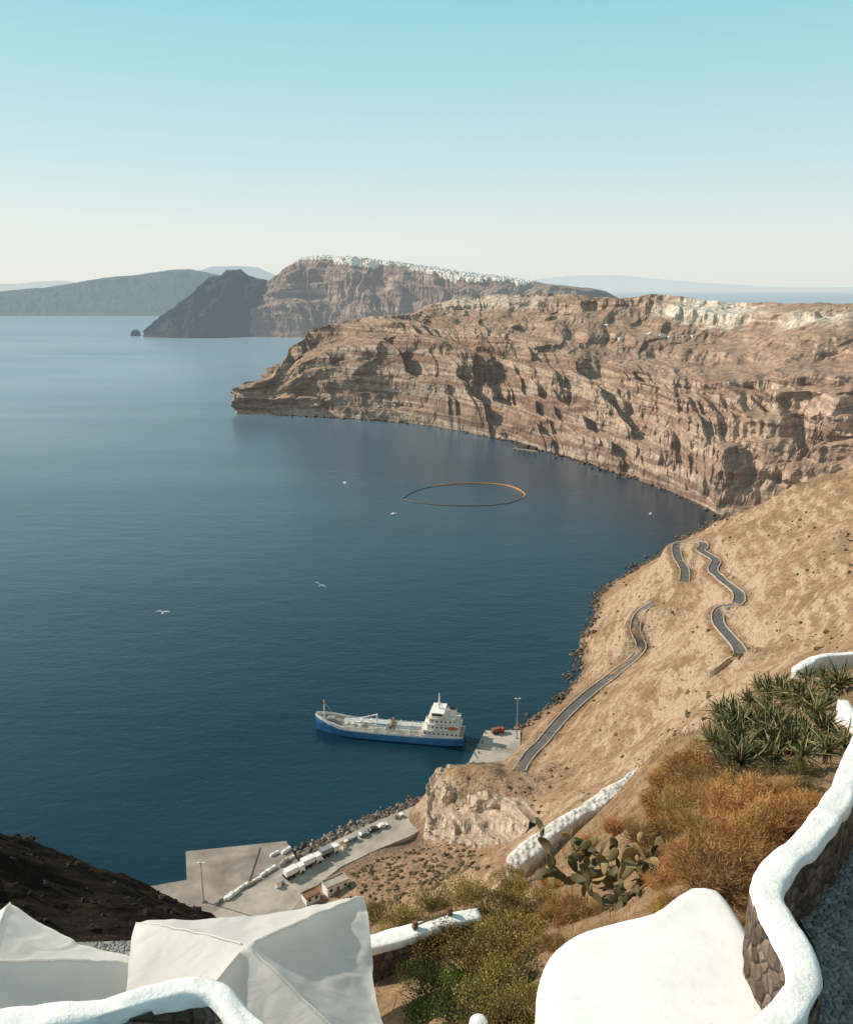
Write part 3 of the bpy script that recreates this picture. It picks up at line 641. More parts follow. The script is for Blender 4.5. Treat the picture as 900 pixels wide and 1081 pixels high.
# ---------------------------------------------------------------- boom, boats, gulls
M_or=simple('boom_orange',(.62,.24,.07),.6,.15,.1);M_bk=simple('boom_black',(.05,.05,.05),.6,.1,.1)
bo=empty('floating_boom',onz(490,522),0,'long floating boom lying in an oval loop on the dark water of the bay','boom');o0=onz(490,522)
B=resample(np.array([onz(*a)-o0 for a in [(424,527),(440,518),(462,513),(490,510.5),(520,511),(540,514),(553,521),(552,526)]]),2.)
MB().tube([tuple(x+(0,0,.3)) for x in B[len(B)//3:]],.75,6).build('orange_float',M_or,bo);MB().tube([tuple(x+(0,0,.2)) for x in B[:len(B)//3+1]],.35,6).build('dark_float',M_bk,bo)
B=resample(np.array([onz(*a)-o0 for a in [(552,526),(535,531.5),(505,534),(470,533.5),(440,530.5),(424,527)]]),2.)
MB().tube([tuple(x+(0,0,.2)) for x in B],.5,6).build('dark_float',simple('boom_grey',(.20,.15,.11),.7,.1,.1),bo)
def boat(px,py,rz,label):
    o=empty('motorboat',onz(px,py),rz,label,'boat');v=[];f=[]
    st=[(-2.8,.9,1.05,.8),(-1,1.,1.15,.8),(1,.8,1.1,.9),(2.3,.3,.6,1.05),(3,.02,.05,1.15)]
    for x,a_,b_,z_ in st: v+=[(x,a_,-.2),(x,b_,z_),(x,-b_,z_),(x,-a_,-.2)]
    for i in range(4):
        for k in range(4): f.append((i*4+k,(i+1)*4+k,(i+1)*4+(k+1)%4,i*4+(k+1)%4))
    f+=[(0,1,2,3)];mesh('hull',v,f,M_white,o)
    MB().box(.3,0,1.2,1.5,1.3,.9,0,.8).build('cabin',M_white,o);MB().box(.9,0,1.35,.5,1.15,.4).build('window',M_glass,o);MB().box(-2.9,0,.9,.4,.4,.9).build('outboard_motor',M_dark,o)
boat(415,543,.4,'tiny white motorboat on the water just below the left end of the boom');boat(686,543,1.2,'tiny white motorboat near the inner corner of the bay under the cliffs');boat(364,510,2.4,'tiny white motorboat on the open water left of the oval boom')
M_gull=simple('gull_white',(.75,.75,.74),.8,.08,8);M_beak=simple('gull_beak',(.6,.35,.05),.5,.1,5)
def gull(px,py,t,rz,bank,label):
    o=empty('gull',at(px,py,t),rz,label,'bird');o.rotation_euler=(bank,0,rz)
    rings=[(-.34,.01,.01,0),(-.27,.06,.015,0),(-.18,.05,.04,0),(-.05,.075,.07,-.005),(.08,.07,.065,0),(.17,.045,.045,.015),(.22,.045,.045,.02),(.26,.03,.03,.02),(.28,.01,.01,.015)]
    v=[];f=[]
    for x,a_,b_,c_ in rings:
        for k in range(10): v.append((x,a_*math.cos(k*.6283),c_+b_*math.sin(k*.6283)))
    for i in range(len(rings)-1):
        for k in range(10): f.append((i*10+k,(i+1)*10+k,(i+1)*10+(k+1)%10,i*10+(k+1)%10))
    W_=[(.03,.10,-.10,.02),(.22,.13,-.07,.12),(.42,.14,-.03,.14),(.60,.06,-.06,.09),(.72,-.03,-.06,.03)]
    for sg in (1,-1):
        b=len(v)
        for y,xa,xb,z_ in W_: v+=[(xa,sg*y,z_+.012),(xb,sg*y,z_),(xa,sg*y,z_-.006)]
        for i in range(4):
            for k in range(3): f.append((b+i*3+k,b+i*3+3+k,b+i*3+3+(k+1)%3,b+i*3+(k+1)%3))
    mesh('body',v,f,M_gull,o,True)
    MB().tube([(.27,0,.018),(.33,0,.008)],[.012,.003],6).build('beak',M_beak,o)
gull(338,618,95,1.2,.3,'white gull banking in flight over the water above the ship');gull(172,647,76,1.5,.02,'white gull gliding level over the open water on the left')
# ---------------------------------------------------------------- houses on the far rim and on the plateau
def bvh(V,N):
    V=np.asarray(V);return BVHTree.FromPolygons([tuple(a) for a in V],grid_faces(N,len(V)//N))
bF=bvh(VF,520);bC=bvh(VC,1050)
M_town=[NT('town_white_%s'%k) for k in ('bright','cream','ochre')]
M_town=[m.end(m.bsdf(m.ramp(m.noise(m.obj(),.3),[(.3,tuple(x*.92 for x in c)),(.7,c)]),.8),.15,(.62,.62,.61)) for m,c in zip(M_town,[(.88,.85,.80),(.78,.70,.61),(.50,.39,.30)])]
protos=[];pm=[]
for kk in range(6):
    m=MB();w_,d_,h_=random.uniform(9,15),random.uniform(8,13),random.uniform(5,8)
    m.box(0,0,h_/2-3,w_,d_,h_+6);m.box(w_*.1,0,h_+1.2,w_*.55,d_*.7,2.6)
    if kk%2: m.tube([(-w_*.3,-d_/2,h_),(-w_*.3,d_/2,h_)],w_*.18,10)
    if kk==4: m.ell((-w_*.2,0,h_),(w_*.22,w_*.22,w_*.26),10,8)
    me=bpy.data.meshes.new('house');me.from_pydata(m.v,[],m.f);me.materials.append(M_town[0 if kk<4 else kk-3]);protos.append(me);pm.append(m)
# visible crest of the far cliffs by projecting the built surface
pv=VF-np.array([0,0,H]);dp_=pv[:,1]*cp-pv[:,2]*sp;qx=CX+F*pv[:,0]/dp_;qy=CY-F*(pv[:,1]*sp+pv[:,2]*cp)/dp_
crest={}
for x_ in range(310,580,3):
    m_=(np.abs(qx-x_)<3);crest[x_]=float(qy[m_].min()) if m_.any() else 300.
cxs=np.array(sorted(crest));cys=np.array([crest[k] for k in cxs])
cnt=0;tries=0;small=MB()
while cnt<2000 and tries<16000:
    tries+=1;px=314+250*random.random()**1.1
    if fbm(np.array(px/9.),np.array(3.),2,556)<random.uniform(-1.1,.1): continue
    dep=np.interp(px,[314,350,400,470,530,565],[2.5,4,7,9,7,2.])
    dep*=max(.25,1+1.2*float(fbm(np.array(px/14.),np.array(.5),3,555)))
    py=float(np.interp(px,cxs,cys))+.2+random.random()**1.2*dep
    hr_=bF.ray_cast(Vector((0,0,H)),Vector(ray(px,py)).normalized())
    if not hr_[0] or hr_[0].y<2000 or hr_[0].y>4600: continue
    k=random.choice([.3,.4,.5,.6,.8])*(.9 if px>400 else 1.15);rzz=random.uniform(0.3,.9);pr=random.randrange(6)
    if cnt<300:
        o=bpy.data.objects.new('house',protos[pr]);COL.objects.link(o);o.location=hr_[0];o.rotation_euler=(0,0,rzz);o.scale=(k*1.3,k*1.3,k)
        tag(o,'tiny white cubic house in the town along the crest of the far cliffs','house','white houses of the cliff top town')
    else:
        T=Matrix.Translation(hr_[0])@Matrix.Rotation(rzz,4,'Z')@Matrix.Diagonal((k,k,k*.75,1))
        small.add([T@Vector(a) for a in pm[pr].v],pm[pr].f)
    cnt+=1
print('town',cnt,tries)
if small.v: tag(small.build('house_cluster',M_town[0]),kind='stuff')
hp=[(698,353),(706,354),(714,352),(722,354),(731,353),(766,323),(774,322),(783,323),(790,324),(686,351),(655,356),(640,342)]
for i,(px,py) in enumerate(hp):
    r=bC.ray_cast(Vector((0,0,H)),Vector(ray(px,py+1.5)).normalized())
    if not r[0]: continue
    o=bpy.data.objects.new('house',protos[[4,1,5,5,2][i%5]]);COL.objects.link(o);o.location=r[0]-Vector((0,0,.8));o.rotation_euler=(0,0,.4+.3*(i%3));k=random.uniform(.35,.6);o.scale=(k*1.4,k,k*.7)
    tag(o,'small pale house among scattered buildings on the plateau above the brown cliffs','house','pale houses on the near plateau')
# ---------------------------------------------------------------- shaded spur bottom left
sr=RBF([tuple(at(*a)) for a in [(-80,850,56),(0,885,60),(50,897,61),(100,917,62),(150,938,63),(200,963,64),(240,985,65),(0,960,45),(100,975,47),(200,1000,50),(0,1040,36),(150,1050,38),(260,1040,46)]]+
   [(-40,75,140),(-25,75,135),(-10,75,125),(0,60,130),(-60,75,150)],3.)
def h_sp(x,y): return sr(x,y)+fbm(x/7,y/7,5,90)*1.3+fbm(x/1.6,y/1.6,3,91)*.45
gx2=np.linspace(-62,0,150);gy2=np.linspace(24,76,130);X2,Y2=np.meshgrid(gx2,gy2,indexing='ij')
n=NT('painted_shade_earth');p=n.pos();c=n.ramp(n.noise(p,.6,6,.65),[(.35,(.012,.009,.007)),(.65,(.034,.024,.017))])  # shade on this slope is painted in as near-black earth colour
M_shade_earth=n.end(n.bsdf(c,.95,n.bump(n.noise(p,2.,6,.7),.9,.3),spec=.05))
tag(mesh('shaded_slope',np.stack([X2,Y2,h_sp(X2,Y2)],-1).reshape(-1,3),grid_faces(150,130),M_shade_earth),kind='structure')
mb=MB()
for _ in range(420):
    x=random.uniform(-45,-10);y=random.uniform(36,66);tuft(x,y,float(h_sp(np.array(x),np.array(y))),random.choice([.1,.15,.2,.28]))
tag(mb.build('shade_toned_scrub',island('shade_toned_scrub_leaves',[(0,(.012,.01,.006)),(1,(.04,.03,.016))],.9)),kind='stuff')  # tufts coloured near black to carry the slope's painted shade
# ---------------------------------------------------------------- foreground ground
fp=[tuple(at(*a)) for a in [(700,920,12.5),(780,930,11.5),(830,880,12.2),(870,820,14),(700,785,19),(760,770,19),(820,790,16.5),(900,760,18),(900,710,24),(840,715,25),(770,750,24),(690,815,21),(640,850,18.6),(600,900,16.5),(560,930,15.5),(500,950,15.5),(430,960,16),(400,985,15),(470,1000,13),(440,1060,11.5),(540,1040,11),(600,970,13),(660,940,13),(960,800,15),(1000,900,12)]]
fp+=[tuple(onz(a,b,192.3)) for a,b in [(600,1050),(720,1040),(800,1075),(740,985),(860,1000),(950,1000),(700,1140),(900,1140)]]
wall_mid=[onz(a,b,188.3) for a,b in [(543,907),(570,886),(600,863),(640,839),(682,811)]]
for w in wall_mid: fp+=[(w[0],w[1],w[2]-.75),(w[0]-.8,w[1]+4,w[2]-5)]
fp+=[(22,46,170),(10,42,170),(3,36,168),(-5,28,170),(32,44,178),(-9,20,176),(-5,16,184)]
fr_=RBF(fp,1.2)
def h_fg(x,y): return fr_(x,y)+fbm(x/1.6,y/1.6,4,101)*.16
gx3=np.linspace(-7,24,210);gy3=np.linspace(5,46,240);X3,Y3=np.meshgrid(gx3,gy3,indexing='ij')
n=NT('dry_earth');p=n.pos();c=n.ramp(n.noise(p,2.5,6,.65),[(.3,(.15,.09,.05)),(.55,(.29,.185,.105)),(.75,(.40,.28,.18))])
M_earth=n.end(n.bsdf(c,.95,n.bump(n.noise(p,9,5,.65),.8,.06),spec=.1))
tag(mesh('ground',np.stack([X3,Y3,h_fg(X3,Y3)],-1).reshape(-1,3),grid_faces(210,240),M_earth,None,True),kind='structure')
def fhit(px,py): return hit(px,py,h_fg,5,40,2500)
# stone & whitewash
def whitewash(name,b1,d1,stain=.35):
    n=NT(name);p=n.pos();f1=n.noise(p,1.5,5,.6);c=n.ramp(f1,[(.3,(.86,.83,.79)),(.6,(.95,.93,.90))])
    c=n.mix(n.mr(n.noise(p,5,6,.7),.56,.74,0,stain),c,(.50,.42,.34))
    return n.end(n.bsdf(c,.75,n.bump(n.math('ADD',n.noise(p,22,7,.65),n.math('MULTIPLY',n.noise(p,5,4),1.5)),b1,d1),spec=.2))
M_ww=whitewash('whitewash',.5,.025,.55);M_ter=whitewash('terrace_whitewash',.15,.02,.25)
n=NT('rough_whitewashed_rubble');p=n.pos();v1=n.vor(p,8,'SMOOTH_F1');c=n.ramp(n.noise(p,4,6,.65),[(.3,(.50,.43,.36)),(.5,(.72,.68,.62)),(.7,(.84,.81,.77))])
M_rub=n.end(n.bsdf(c,.9,n.bump(n.math('ADD',n.mr(v1,0,.7,1,0),n.math('MULTIPLY',n.noise(p,18,6,.65),.6)),1.,.07),spec=.2))
n=NT('rubble_stone');p=n.pos();v1=n.vor(p,6.5,'DISTANCE_TO_EDGE');cc=n.vor(p,6.5,'F1','Color');cr_=n.sep(cc,0)
c=n.ramp(cr_,[(0,(.12,.08,.06)),(.5,(.25,.175,.125)),(1,(.40,.30,.23))]);c=n.mix(n.mr(v1,.0,.05,.7,0),c,(.15,.12,.095));c=n.mix(n.mr(n.noise(p,8,6,.7),.4,.65,.5,0),c,(.08,.06,.045))
M_st=n.end(n.bsdf(c,.9,n.bump(n.math('ADD',n.mr(v1,0,.2),n.math('MULTIPLY',n.noise(p,22,6,.7),.8)),1.,.06),spec=.2))
def capped(pts,w,hc,hb,label,body_mat=M_st,step=.07,name='capped_wall',wob=1.,cap_mat=None):
    P=resample(np.array(pts),step);o0=P[0].copy();o0[2]-=hb;P=P-o0
    T=np.gradient(P[:,:2],axis=0);T/=np.linalg.norm(T,axis=1)[:,None]+1e-9;Nn=np.stack([-T[:,1],T[:,0]],1)
    o=empty(name,o0,0,label,'wall');m=len(P);al=np.concatenate([[0],np.cumsum(np.linalg.norm(np.diff(P,axis=0),axis=1))])
    pr=[(-.5,-1.),(-.53,-.6),(-.51,-.22),(-.45,-.06),(-.3,.0),(-.1,.02),(.1,.02),(.3,.0),(.45,-.06),(.51,-.22),(.53,-.6),(.5,-1.)];v=[];f=[];k=len(pr)
    ww=w*(1+.2*wob*fbm(al/.6,al*0,3,5));dz=.035*wob*fbm(al/.7,al*0+3,3,8)
    J=np.array([[float(j) for j in range(k)]]);jt=.018*wob*fbm(al[:,None]/.28+J*1.1,J*.8+al[:,None]*0,3,12);jz=.012*wob*fbm(al[:,None]/.3+J*.6,J*.5+al[:,None]*0,3,14)
    for i in range(m):
        for j,(a_,b_) in enumerate(pr):
            sg=1 if a_>0 else -1
            v.append((P[i,0]+Nn[i,0]*(a_*ww[i]+sg*jt[i,j]),P[i,1]+Nn[i,1]*(a_*ww[i]+sg*jt[i,j]),P[i,2]+b_*hc+dz[i]+jz[i,j]))
    for i in range(m-1):
        for j in range(k-1): f.append((i*k+j,(i+1)*k+j,(i+1)*k+j+1,i*k+j+1))
    f+=[tuple(range(k)),tuple(reversed(range((m-1)*k,m*k)))]
    mesh('cap',v,f,cap_mat or M_ww,o,True)
    v=[];f=[];rows=[-.6*hc,-hc-.12,-hc-(hb-hc)*.4,-hc-(hb-hc)*.7,-hb]
    for i in range(m):
        for sg in (-1,1):
            for j,z_ in enumerate(rows):
                jit=.045*float(fbm(np.array(al[i]/.18+sg*9),np.array(z_/.18),2,15));a_=sg*(.44*w+jit+.05*j*.5)
                v.append((P[i,0]+Nn[i,0]*a_,P[i,1]+Nn[i,1]*a_,P[i,2]+z_))
    for i in range(m-1):
        for s_ in (0,5):
            for j in range(4): f.append((i*10+s_+j,(i+1)*10+s_+j,(i+1)*10+s_+j+1,i*10+s_+j+1))
    f+=[(0,1,2,3,4,9,8,7,6,5),tuple((m-1)*10+q_ for q_ in (5,6,7,8,9,4,3,2,1,0))]
    mesh('stone_body',v,f,body_mat,o)
    return o
capped([onz(a,b,194.) for a,b in [(930,745),(905,795),(885,840),(858,880),(828,905),(811,928),(815,955),(832,985),(846,1012),(848,1035),(832,1062),(806,1090),(780,1120)]],.30,.13,1.7,'curving stone wall with thick white cap winding round the right of the terrace',wob=1.2)
capped(wall_mid+[onz(705,797,188.45),onz(725,786,188.6)],.42,.3,1.9,'straight whitewashed wall running diagonally up behind the cactus',M_rub,wob=1.6,cap_mat=M_rub)
capped([onz(a,b,190.6) for a,b in [(380,996),(410,988),(450,978),(480,969),(506,963)]],.26,.13,1.8,'short low stone wall with white cap to the right of the parasols',wob=1.2)
capped([onz(a,b,189.9) for a,b in [(840,705),(862,694),(885,690),(915,688)]],.24,.25,1.6,'short white topped wall behind the aloes at the right edge',M_ww,wob=1.3)
capped([onz(a,b,191.6) for a,b in [(890,738),(896,750),(908,768)]],.24,.2,1.2,'stub of white wall beside the aloes at the right edge',M_ww,wob=1.3)
capped([onz(a,b,194.) for a,b in [(-60,1080),(0,1076),(60,1070),(110,1064),(160,1048),(200,1037),(228,1042),(245,1060),(262,1080),(285,1110)]],.23,.15,1.5,'lumpy white capped stone wall in front of the parasols',wob=1.7)
# white terrace roof
tp=resample(np.array([onz(a,b,193.15) for a,b in [(732,934),(757,936),(778,962),(800,1000),(820,1040),(822,1075),(812,1120),(700,1140),(590,1130),(572,1085),(566,1045),(578,1008),(606,985),(650,972),(690,962),(715,944),(732,934)]]),.12)[:-1]
cen=tp.mean(0);v=[];f=[];m=len(tp);rings=[(1.0,-1.3),(1.0,-.14),(.985,-.05),(.955,-.005),(.9,.01),(.75,.0),(.5,.0),(.25,.01)]
for k_,dz in rings:
    for p_ in tp:
        q_=cen+(p_-cen)*k_;v.append((q_[0],q_[1],193.15+dz+(.012*float(fbm(np.array(q_[0]*1.2),np.array(q_[1]*1.2),2,31)) if dz>-.1 else 0)))
v.append((cen[0],cen[1],193.16))
for r_ in range(len(rings)-1):
    for i in range(m): f.append((r_*m+i,r_*m+(i+1)%m,(r_+1)*m+(i+1)%m,(r_+1)*m+i))
for i in range(m): f.append(((len(rings)-1)*m+i,(len(rings)-1)*m+(i+1)%m,len(v)-1))
tag(mesh('terrace',v,f,M_ter,None,True),kind='structure')
# pebble path right, paved floor under parasols
n=NT('pebble_path');p=n.pos();v1=n.vor(p,13,'DISTANCE_TO_EDGE');cc=n.sep(n.vor(p,13,'F1','Color'),1)
c=n.mix(n.mr(v1,0,.1,1,0),n.ramp(cc,[(0,(.12,.115,.11)),(1,(.36,.34,.32))]),(.30,.28,.26))
M_peb=n.end(n.bsdf(c,.7,n.bump(n.mr(v1,0,.3),1.,.03)))
pp=[onz(a,b,193.2) for a,b in [(900,835),(872,880),(838,925),(838,960),(860,1000),(870,1040),(850,1085),(860,1140),(1000,1140),(1050,900),(960,820)]]
tag(MB().prism([x[:2] for x in pp],192.3,193.2).build('path',M_peb),kind='structure')
fl=[onz(a,b,189.6)[:2] for a,b in [(-80,1000),(395,985),(440,1010),(430,1130),(-80,1130)]]
tag(MB().prism(fl,189.2,189.6).build('paved_floor',M_peb),kind='structure')
# ---------------------------------------------------------------- parasols
n=NT('parasol_canvas');p=n.obj();c=n.ramp(n.noise(p,1.2,4),[(.3,(.93,.91,.87)),(.7,(.97,.95,.92))])
crs=n.noise(n.mapping(p,(1.2,5.5,2.)),1.,3,.5,.6)
sh_=n.bsdf(c,.85,n.bump(n.math('ADD',n.math('ADD',n.noise(p,1.8,3,.5),n.math('MULTIPLY',crs,.45)),n.math('MULTIPLY',n.noise(p,260,2),.02)),.5,.08),spec=.1)
t_=n.n('ShaderNodeBsdfTranslucent');n.l(c,t_.inputs[0]);ms=n.n('ShaderNodeMixShader');ms.inputs[0].default_value=.48;n.l(sh_,ms.inputs[1]);n.l(t_.outputs[0],ms.inputs[2]);M_can=n.end(ms.outputs[0])
M_wood=simple('weathered_wood',(.17,.095,.05),.75,.3,6,.5,40,.01)
def parasol(c,half,ah,zc,rz,label,seed):
    o=empty('parasol',(c[0],c[1],189.6),rz,label,'parasol');zc=zc-189.6;K=84;v=[];f=[]
    for i in range(K+1):
        for j in range(K+1):
            x=2*i/K-1;y=2*j/K-1;rm=max(abs(x),abs(y));e=min(abs(x),abs(y))/(rm+1e-6)
            r=(abs(x)**7+abs(y)**7)**(1/7.)*(1-.094*e**7) if rm>0 else 0
            sag=.19*(1-e**2.)*math.sin(min(rm,1)*math.pi*.68)
            z_=zc+ah*(1-min(math.sqrt(r*r+.014),1.0))-sag-.06*(rm*e)**6
            ph=math.atan2(y,x);fn=float(fbm(np.array(x*1.8),np.array(y*1.8),3,seed));f2=float(fbm(np.array(x*3.5+9),np.array(y*3.5),2,seed+4))
            z_+=.055*fn+(.016*math.sin(ph*11+2*rm+f2*4)+.011*math.sin(ph*23+seed+f2*6))*rm*(1-e)*(1-.4*rm)
            z_+=.016*math.sin((rm*8+f2*7))*(e**3)*rm+.03*max(0,rm-.75)*4*f2
            pull=1-.05*rm*(1-e)-.02*(rm*e)**8+.015*f2*rm
            v.append((x*half*pull,y*half*pull,z_))
    f=grid_faces(K+1,K+1);mesh('canopy',v,f,M_can,o,True)
    idx=[i*(K+1) for i in range(K+1)]+[K*(K+1)+j for j in range(1,K+1)]+[i*(K+1)+K for i in range(K-1,-1,-1)]+[j for j in range(K-1,0,-1)]
    vv=[];ff=[];mI=len(idx)
    for a_,i in enumerate(idx):
        q_=v[i];w_=.012*math.sin(a_*.5);vv+=[q_,(q_[0]*(1+w_),q_[1]*(1+w_),q_[2]-.24-.01*math.sin(a_*.3))]
    for a_ in range(mI): b_=(a_+1)%mI;ff.append((2*a_,2*b_,2*b_+1,2*a_+1))
    mesh('valance',vv,ff,M_can,o,True)
    for sx_ in (-1,1):
        for sy_ in (-1,1):
            line=[]
            for q_ in range(2,K//2+1):
                ii=K//2+sx_*q_;jj=K//2+sy_*q_;a_=v[ii*(K+1)+jj];line.append((a_[0],a_[1],a_[2]+.005))
            MB().tube(line,.009,6).build('seam',M_can,o,True)
    MB().tube([(0,0,0),(0,0,zc+ah-.2)],.04,10).build('pole',M_wood,o)
    MB().ell((0,0,zc+ah-.10),(.05,.05,.05),8,6).build('finial',M_ww,o)
    MB().box(0,0,.08,.6,.6,.16,0,.9).build('base',M_conc2,o)
    for sx_ in (-1,1):
        for sy_ in (-1,1): MB().tube([(0,0,zc+ah-.28),(sx_*half*.9,sy_*half*.9,zc-.2)],.016,6).build('rib',M_wood,o)
    return o
parasol((-2.13,8.45),1.58,.72,191.75,math.radians(10),'large white square parasol with its seams meeting at a peak, right of the pair',3)
parasol((-5.47,8.73),1.37,.62,191.4,math.radians(-27),'white parasol cut off by the left edge of the photo',9)
# ---------------------------------------------------------------- plants
M_bush=island('bush_leaves',[(0,(.15,.11,.03)),(.4,(.30,.205,.05)),(.75,(.44,.30,.08)),(1,(.56,.37,.13))],.7,.25,dark=(.09,.068,.02),ns=2.,ov=.35)
M_green=island('green_leaves',[(0,(.06,.10,.012)),(.5,(.13,.20,.025)),(1,(.27,.33,.05))],.6,.3,dark=(.04,.06,.01),ns=3.)
M_dkg=island('dark_green_leaves',[(0,(.04,.055,.012)),(.5,(.08,.105,.022)),(1,(.16,.17,.04))],.6,.25,dark=(.03,.035,.01),ns=3.,ov=.2)
M_olive=island('olive_leaves',[(0,(.09,.085,.03)),(.5,(.18,.155,.05)),(1,(.27,.22,.08))],.7,.25,dark=(.05,.045,.015),ns=3.,ov=.3)
M_dry=island('dry_stalks',[(0,(.30,.14,.05)),(.4,(.54,.28,.105)),(.8,(.70,.41,.17)),(1,(.80,.55,.27))],.8,.28,dark=(.26,.12,.045),ns=2.,ov=.38)
M_rustb=island('rusty_stalks',[(0,(.27,.115,.04)),(.5,(.50,.225,.075)),(1,(.66,.35,.13))],.8,.25,dark=(.20,.09,.035),ns=2.,ov=.25)
M_twig=simple('twigs',(.12,.075,.045),.9,.2,5)
def leaf_mesh(nl,R,ls,seed,flat=.7):
    rg=random.Random(seed);v=[];f=[];lob=[(rg.uniform(-.6,.6),rg.uniform(-.6,.6),rg.uniform(.05,.85),rg.uniform(.25,.5)) for _ in range(12)]
    for i in range(nl):
        a=rg.choice(lob);th=rg.uniform(0,6.283);cz=rg.uniform(-.3,1);s_=math.sqrt(max(0,1-cz*cz));k=a[3]*rg.uniform(.5,1.12)
        p=Vector((a[0]+k*s_*math.cos(th),a[1]+k*s_*math.sin(th),(a[2]+k*cz)*flat))*R
        if p.z<-.05:p.z=rg.uniform(0,.1)
        d=Vector((rg.gauss(0,1),rg.gauss(0,1),rg.gauss(.4,1))).normalized();e=d.cross(Vector((rg.gauss(0,1),rg.gauss(0,1),rg.gauss(0,1)))).normalized()
        L_=ls*rg.uniform(.6,1.4);w_=L_*.32;b=len(v)
        v+=[p,p+d*L_*.5+e*w_,p+d*L_,p+d*L_*.5-e*w_];f.append((b,b+1,b+2,b+3))
    return v,f
def twig_mesh(nt_,R,seed,flat=.7):
    rg=random.Random(seed);mb=MB()
    for i in range(nt_):
        th=rg.uniform(0,6.283);k=rg.uniform(.3,.95)*R;p1=(k*.4*math.cos(th),k*.4*math.sin(th),k*.45*flat);p2=(k*math.cos(th),k*math.sin(th),R*flat*rg.uniform(.5,1.3));mb.tube([(0,0,-.05),p1,p2],[.018,.011,.004],5)
    return mb
def make_bush(name,mat,nl,ls,seed,label,cat,group,flat=.7):
    o=empty(name,(0,0,-50),0,label,cat,group);v,f=leaf_mesh(nl,1.,ls,seed,flat);mesh('foliage',v,f,mat,o);twig_mesh(34,1.,seed,flat).build('stem',M_twig,o);return o
BL='rounded yellow green shrub in the thicket on the slope above the parasols';BG='yellow green shrubs of the thicket'
bp=[make_bush('shrub',M_bush,5200,.05,i,BL,'shrub',BG) for i in range(3)];used=set()
def put(p_,px,py,r,rz=None,label=None,sink=.05):
    k=p_
    if p_.name in used: k=copy_tree(p_)
    used.add(p_.name);q_=fhit(px,py);k.location=(q_[0],q_[1],q_[2]-sink);k.scale=(r,r,r);k.rotation_euler=(0,0,random.uniform(0,6.28) if rz is None else rz)
    if label:k['label']=label
    return k
for i,(px,py,r) in enumerate([(472,1000,.6),(515,975,.56),(555,958,.5),(505,1035,.62),(545,1010,.6),(535,1062,.6),(425,975,.45),(455,958,.46),(400,972,.4),(515,1095,.55),(560,1085,.45),(440,1000,.4),(498,950,.46),(540,940,.42),(525,1000,.48)]):
    put(bp[i%3],px,py,r)
gb=make_bush('green_shrub',M_green,4600,.055,40,'bright green leafy shrub at the bottom beside the low capped wall','shrub',None);put(gb,458,1066,.55)
gb2=copy_tree(gb);q_=fhit(800,850);gb2.location=(q_[0],q_[1],q_[2]);gb2.scale=(.25,.25,.25);gb2['label']='small green shrub growing among the dry golden grass'
dk=make_bush('dark_green_shrub',M_dkg,5000,.055,47,'dark green shrub low in the thicket at the bottom centre','shrub','dark green shrubs at the bottom centre')
for px,py,r in [(490,1080,.5),(480,1045,.42),(525,1050,.4),(445,1030,.36),(505,1005,.36),(550,1040,.36)]: put(dk,px,py,r)
ob=make_bush('olive_shrub',M_olive,4200,.055,44,'dull olive shrub among the dry brush on the bank','shrub','olive shrubs on the dry bank')
for px,py,r in [(735,850,.3),(790,834,.32),(700,875,.26),(850,838,.3),(770,808,.36),(672,905,.22),(840,816,.36),(800,820,.34)]: put(ob,px,py,r)
def blade_mesh(nb,seed,L=(.5,1.1),w=.02,spread=1.,br=.5):
    rg=random.Random(seed);v=[];f=[]
    cl_=[(rg.uniform(-.5,.5),rg.uniform(-.5,.5),rg.uniform(0,6.28),rg.uniform(0,.6)) for _ in range(14)]
    for i in range(nb):
        cx_,cy_,ca,ct=rg.choice(cl_);p=Vector((cx_+rg.gauss(0,.08),cy_+rg.gauss(0,.08),0))
        a=rg.uniform(0,6.283);tl=abs(rg.gauss(0,.4))*spread;d=Vector((math.cos(a)*math.sin(tl)+p.x*.6+math.cos(ca)*ct,math.sin(a)*math.sin(tl)+p.y*.6+math.sin(ca)*ct,math.cos(tl))).normalized()
        l=rg.uniform(*L);e=d.cross(Vector((rg.gauss(0,1),rg.gauss(0,1),.1))).normalized()*w;m_=p+d*l*.6;t=p+d*l+Vector((math.cos(a),math.sin(a),-.5))*l*.15;b=len(v)
        v+=[p-e,p+e,m_+e*.7,m_-e*.7,t];f+=[(b,b+1,b+2,b+3),(b+3,b+2,b+4)]
        if rg.random()<br:
            for q_ in range(4):
                s_=p+d*l*rg.uniform(.4,1.);d2=Vector((rg.gauss(0,1),rg.gauss(0,1),rg.gauss(.4,1))).normalized()*l*.2;b=len(v);v+=[s_-e*.7,s_+e*.7,s_+d2];f.append((b,b+1,b+2))
    return v,f
DL='dry golden brown brush tuft on the bank below the aloes';DG='dry golden brush tufts'
dp=[]
for i in range(3):
    o=empty('dry_shrub',(0,0,-50),0,DL,'dry shrub',DG);v,f=blade_mesh(1300,70+i,(.35,1.05),.014,1.4,.7);mesh('stalks',v,f,M_dry,o);dp.append(o)
rp_=[]
for i in range(2):
    o=empty('rusty_shrub',(0,0,-50),0,'orange brown dry thyme cushion between the golden tufts and the diagonal wall','dry shrub','orange brown brush cushions');v,f=leaf_mesh(5200,1.,.06,80+i,.6);mesh('foliage',v,f,M_rustb,o);twig_mesh(40,1.,82+i,.6).build('stem',M_twig,o);rp_.append(o)
for i in range(46):
    while True:
        px=random.uniform(690,890);py=random.uniform(805,965)
        lim=np.interp(px,[685,720,760,800,840,890],[955,940,940,945,905,830])
        if py<lim and py>np.interp(px,[690,740,890],[800,828,848]): break
    put(dp[i%3],px,py,random.uniform(.28,.56))
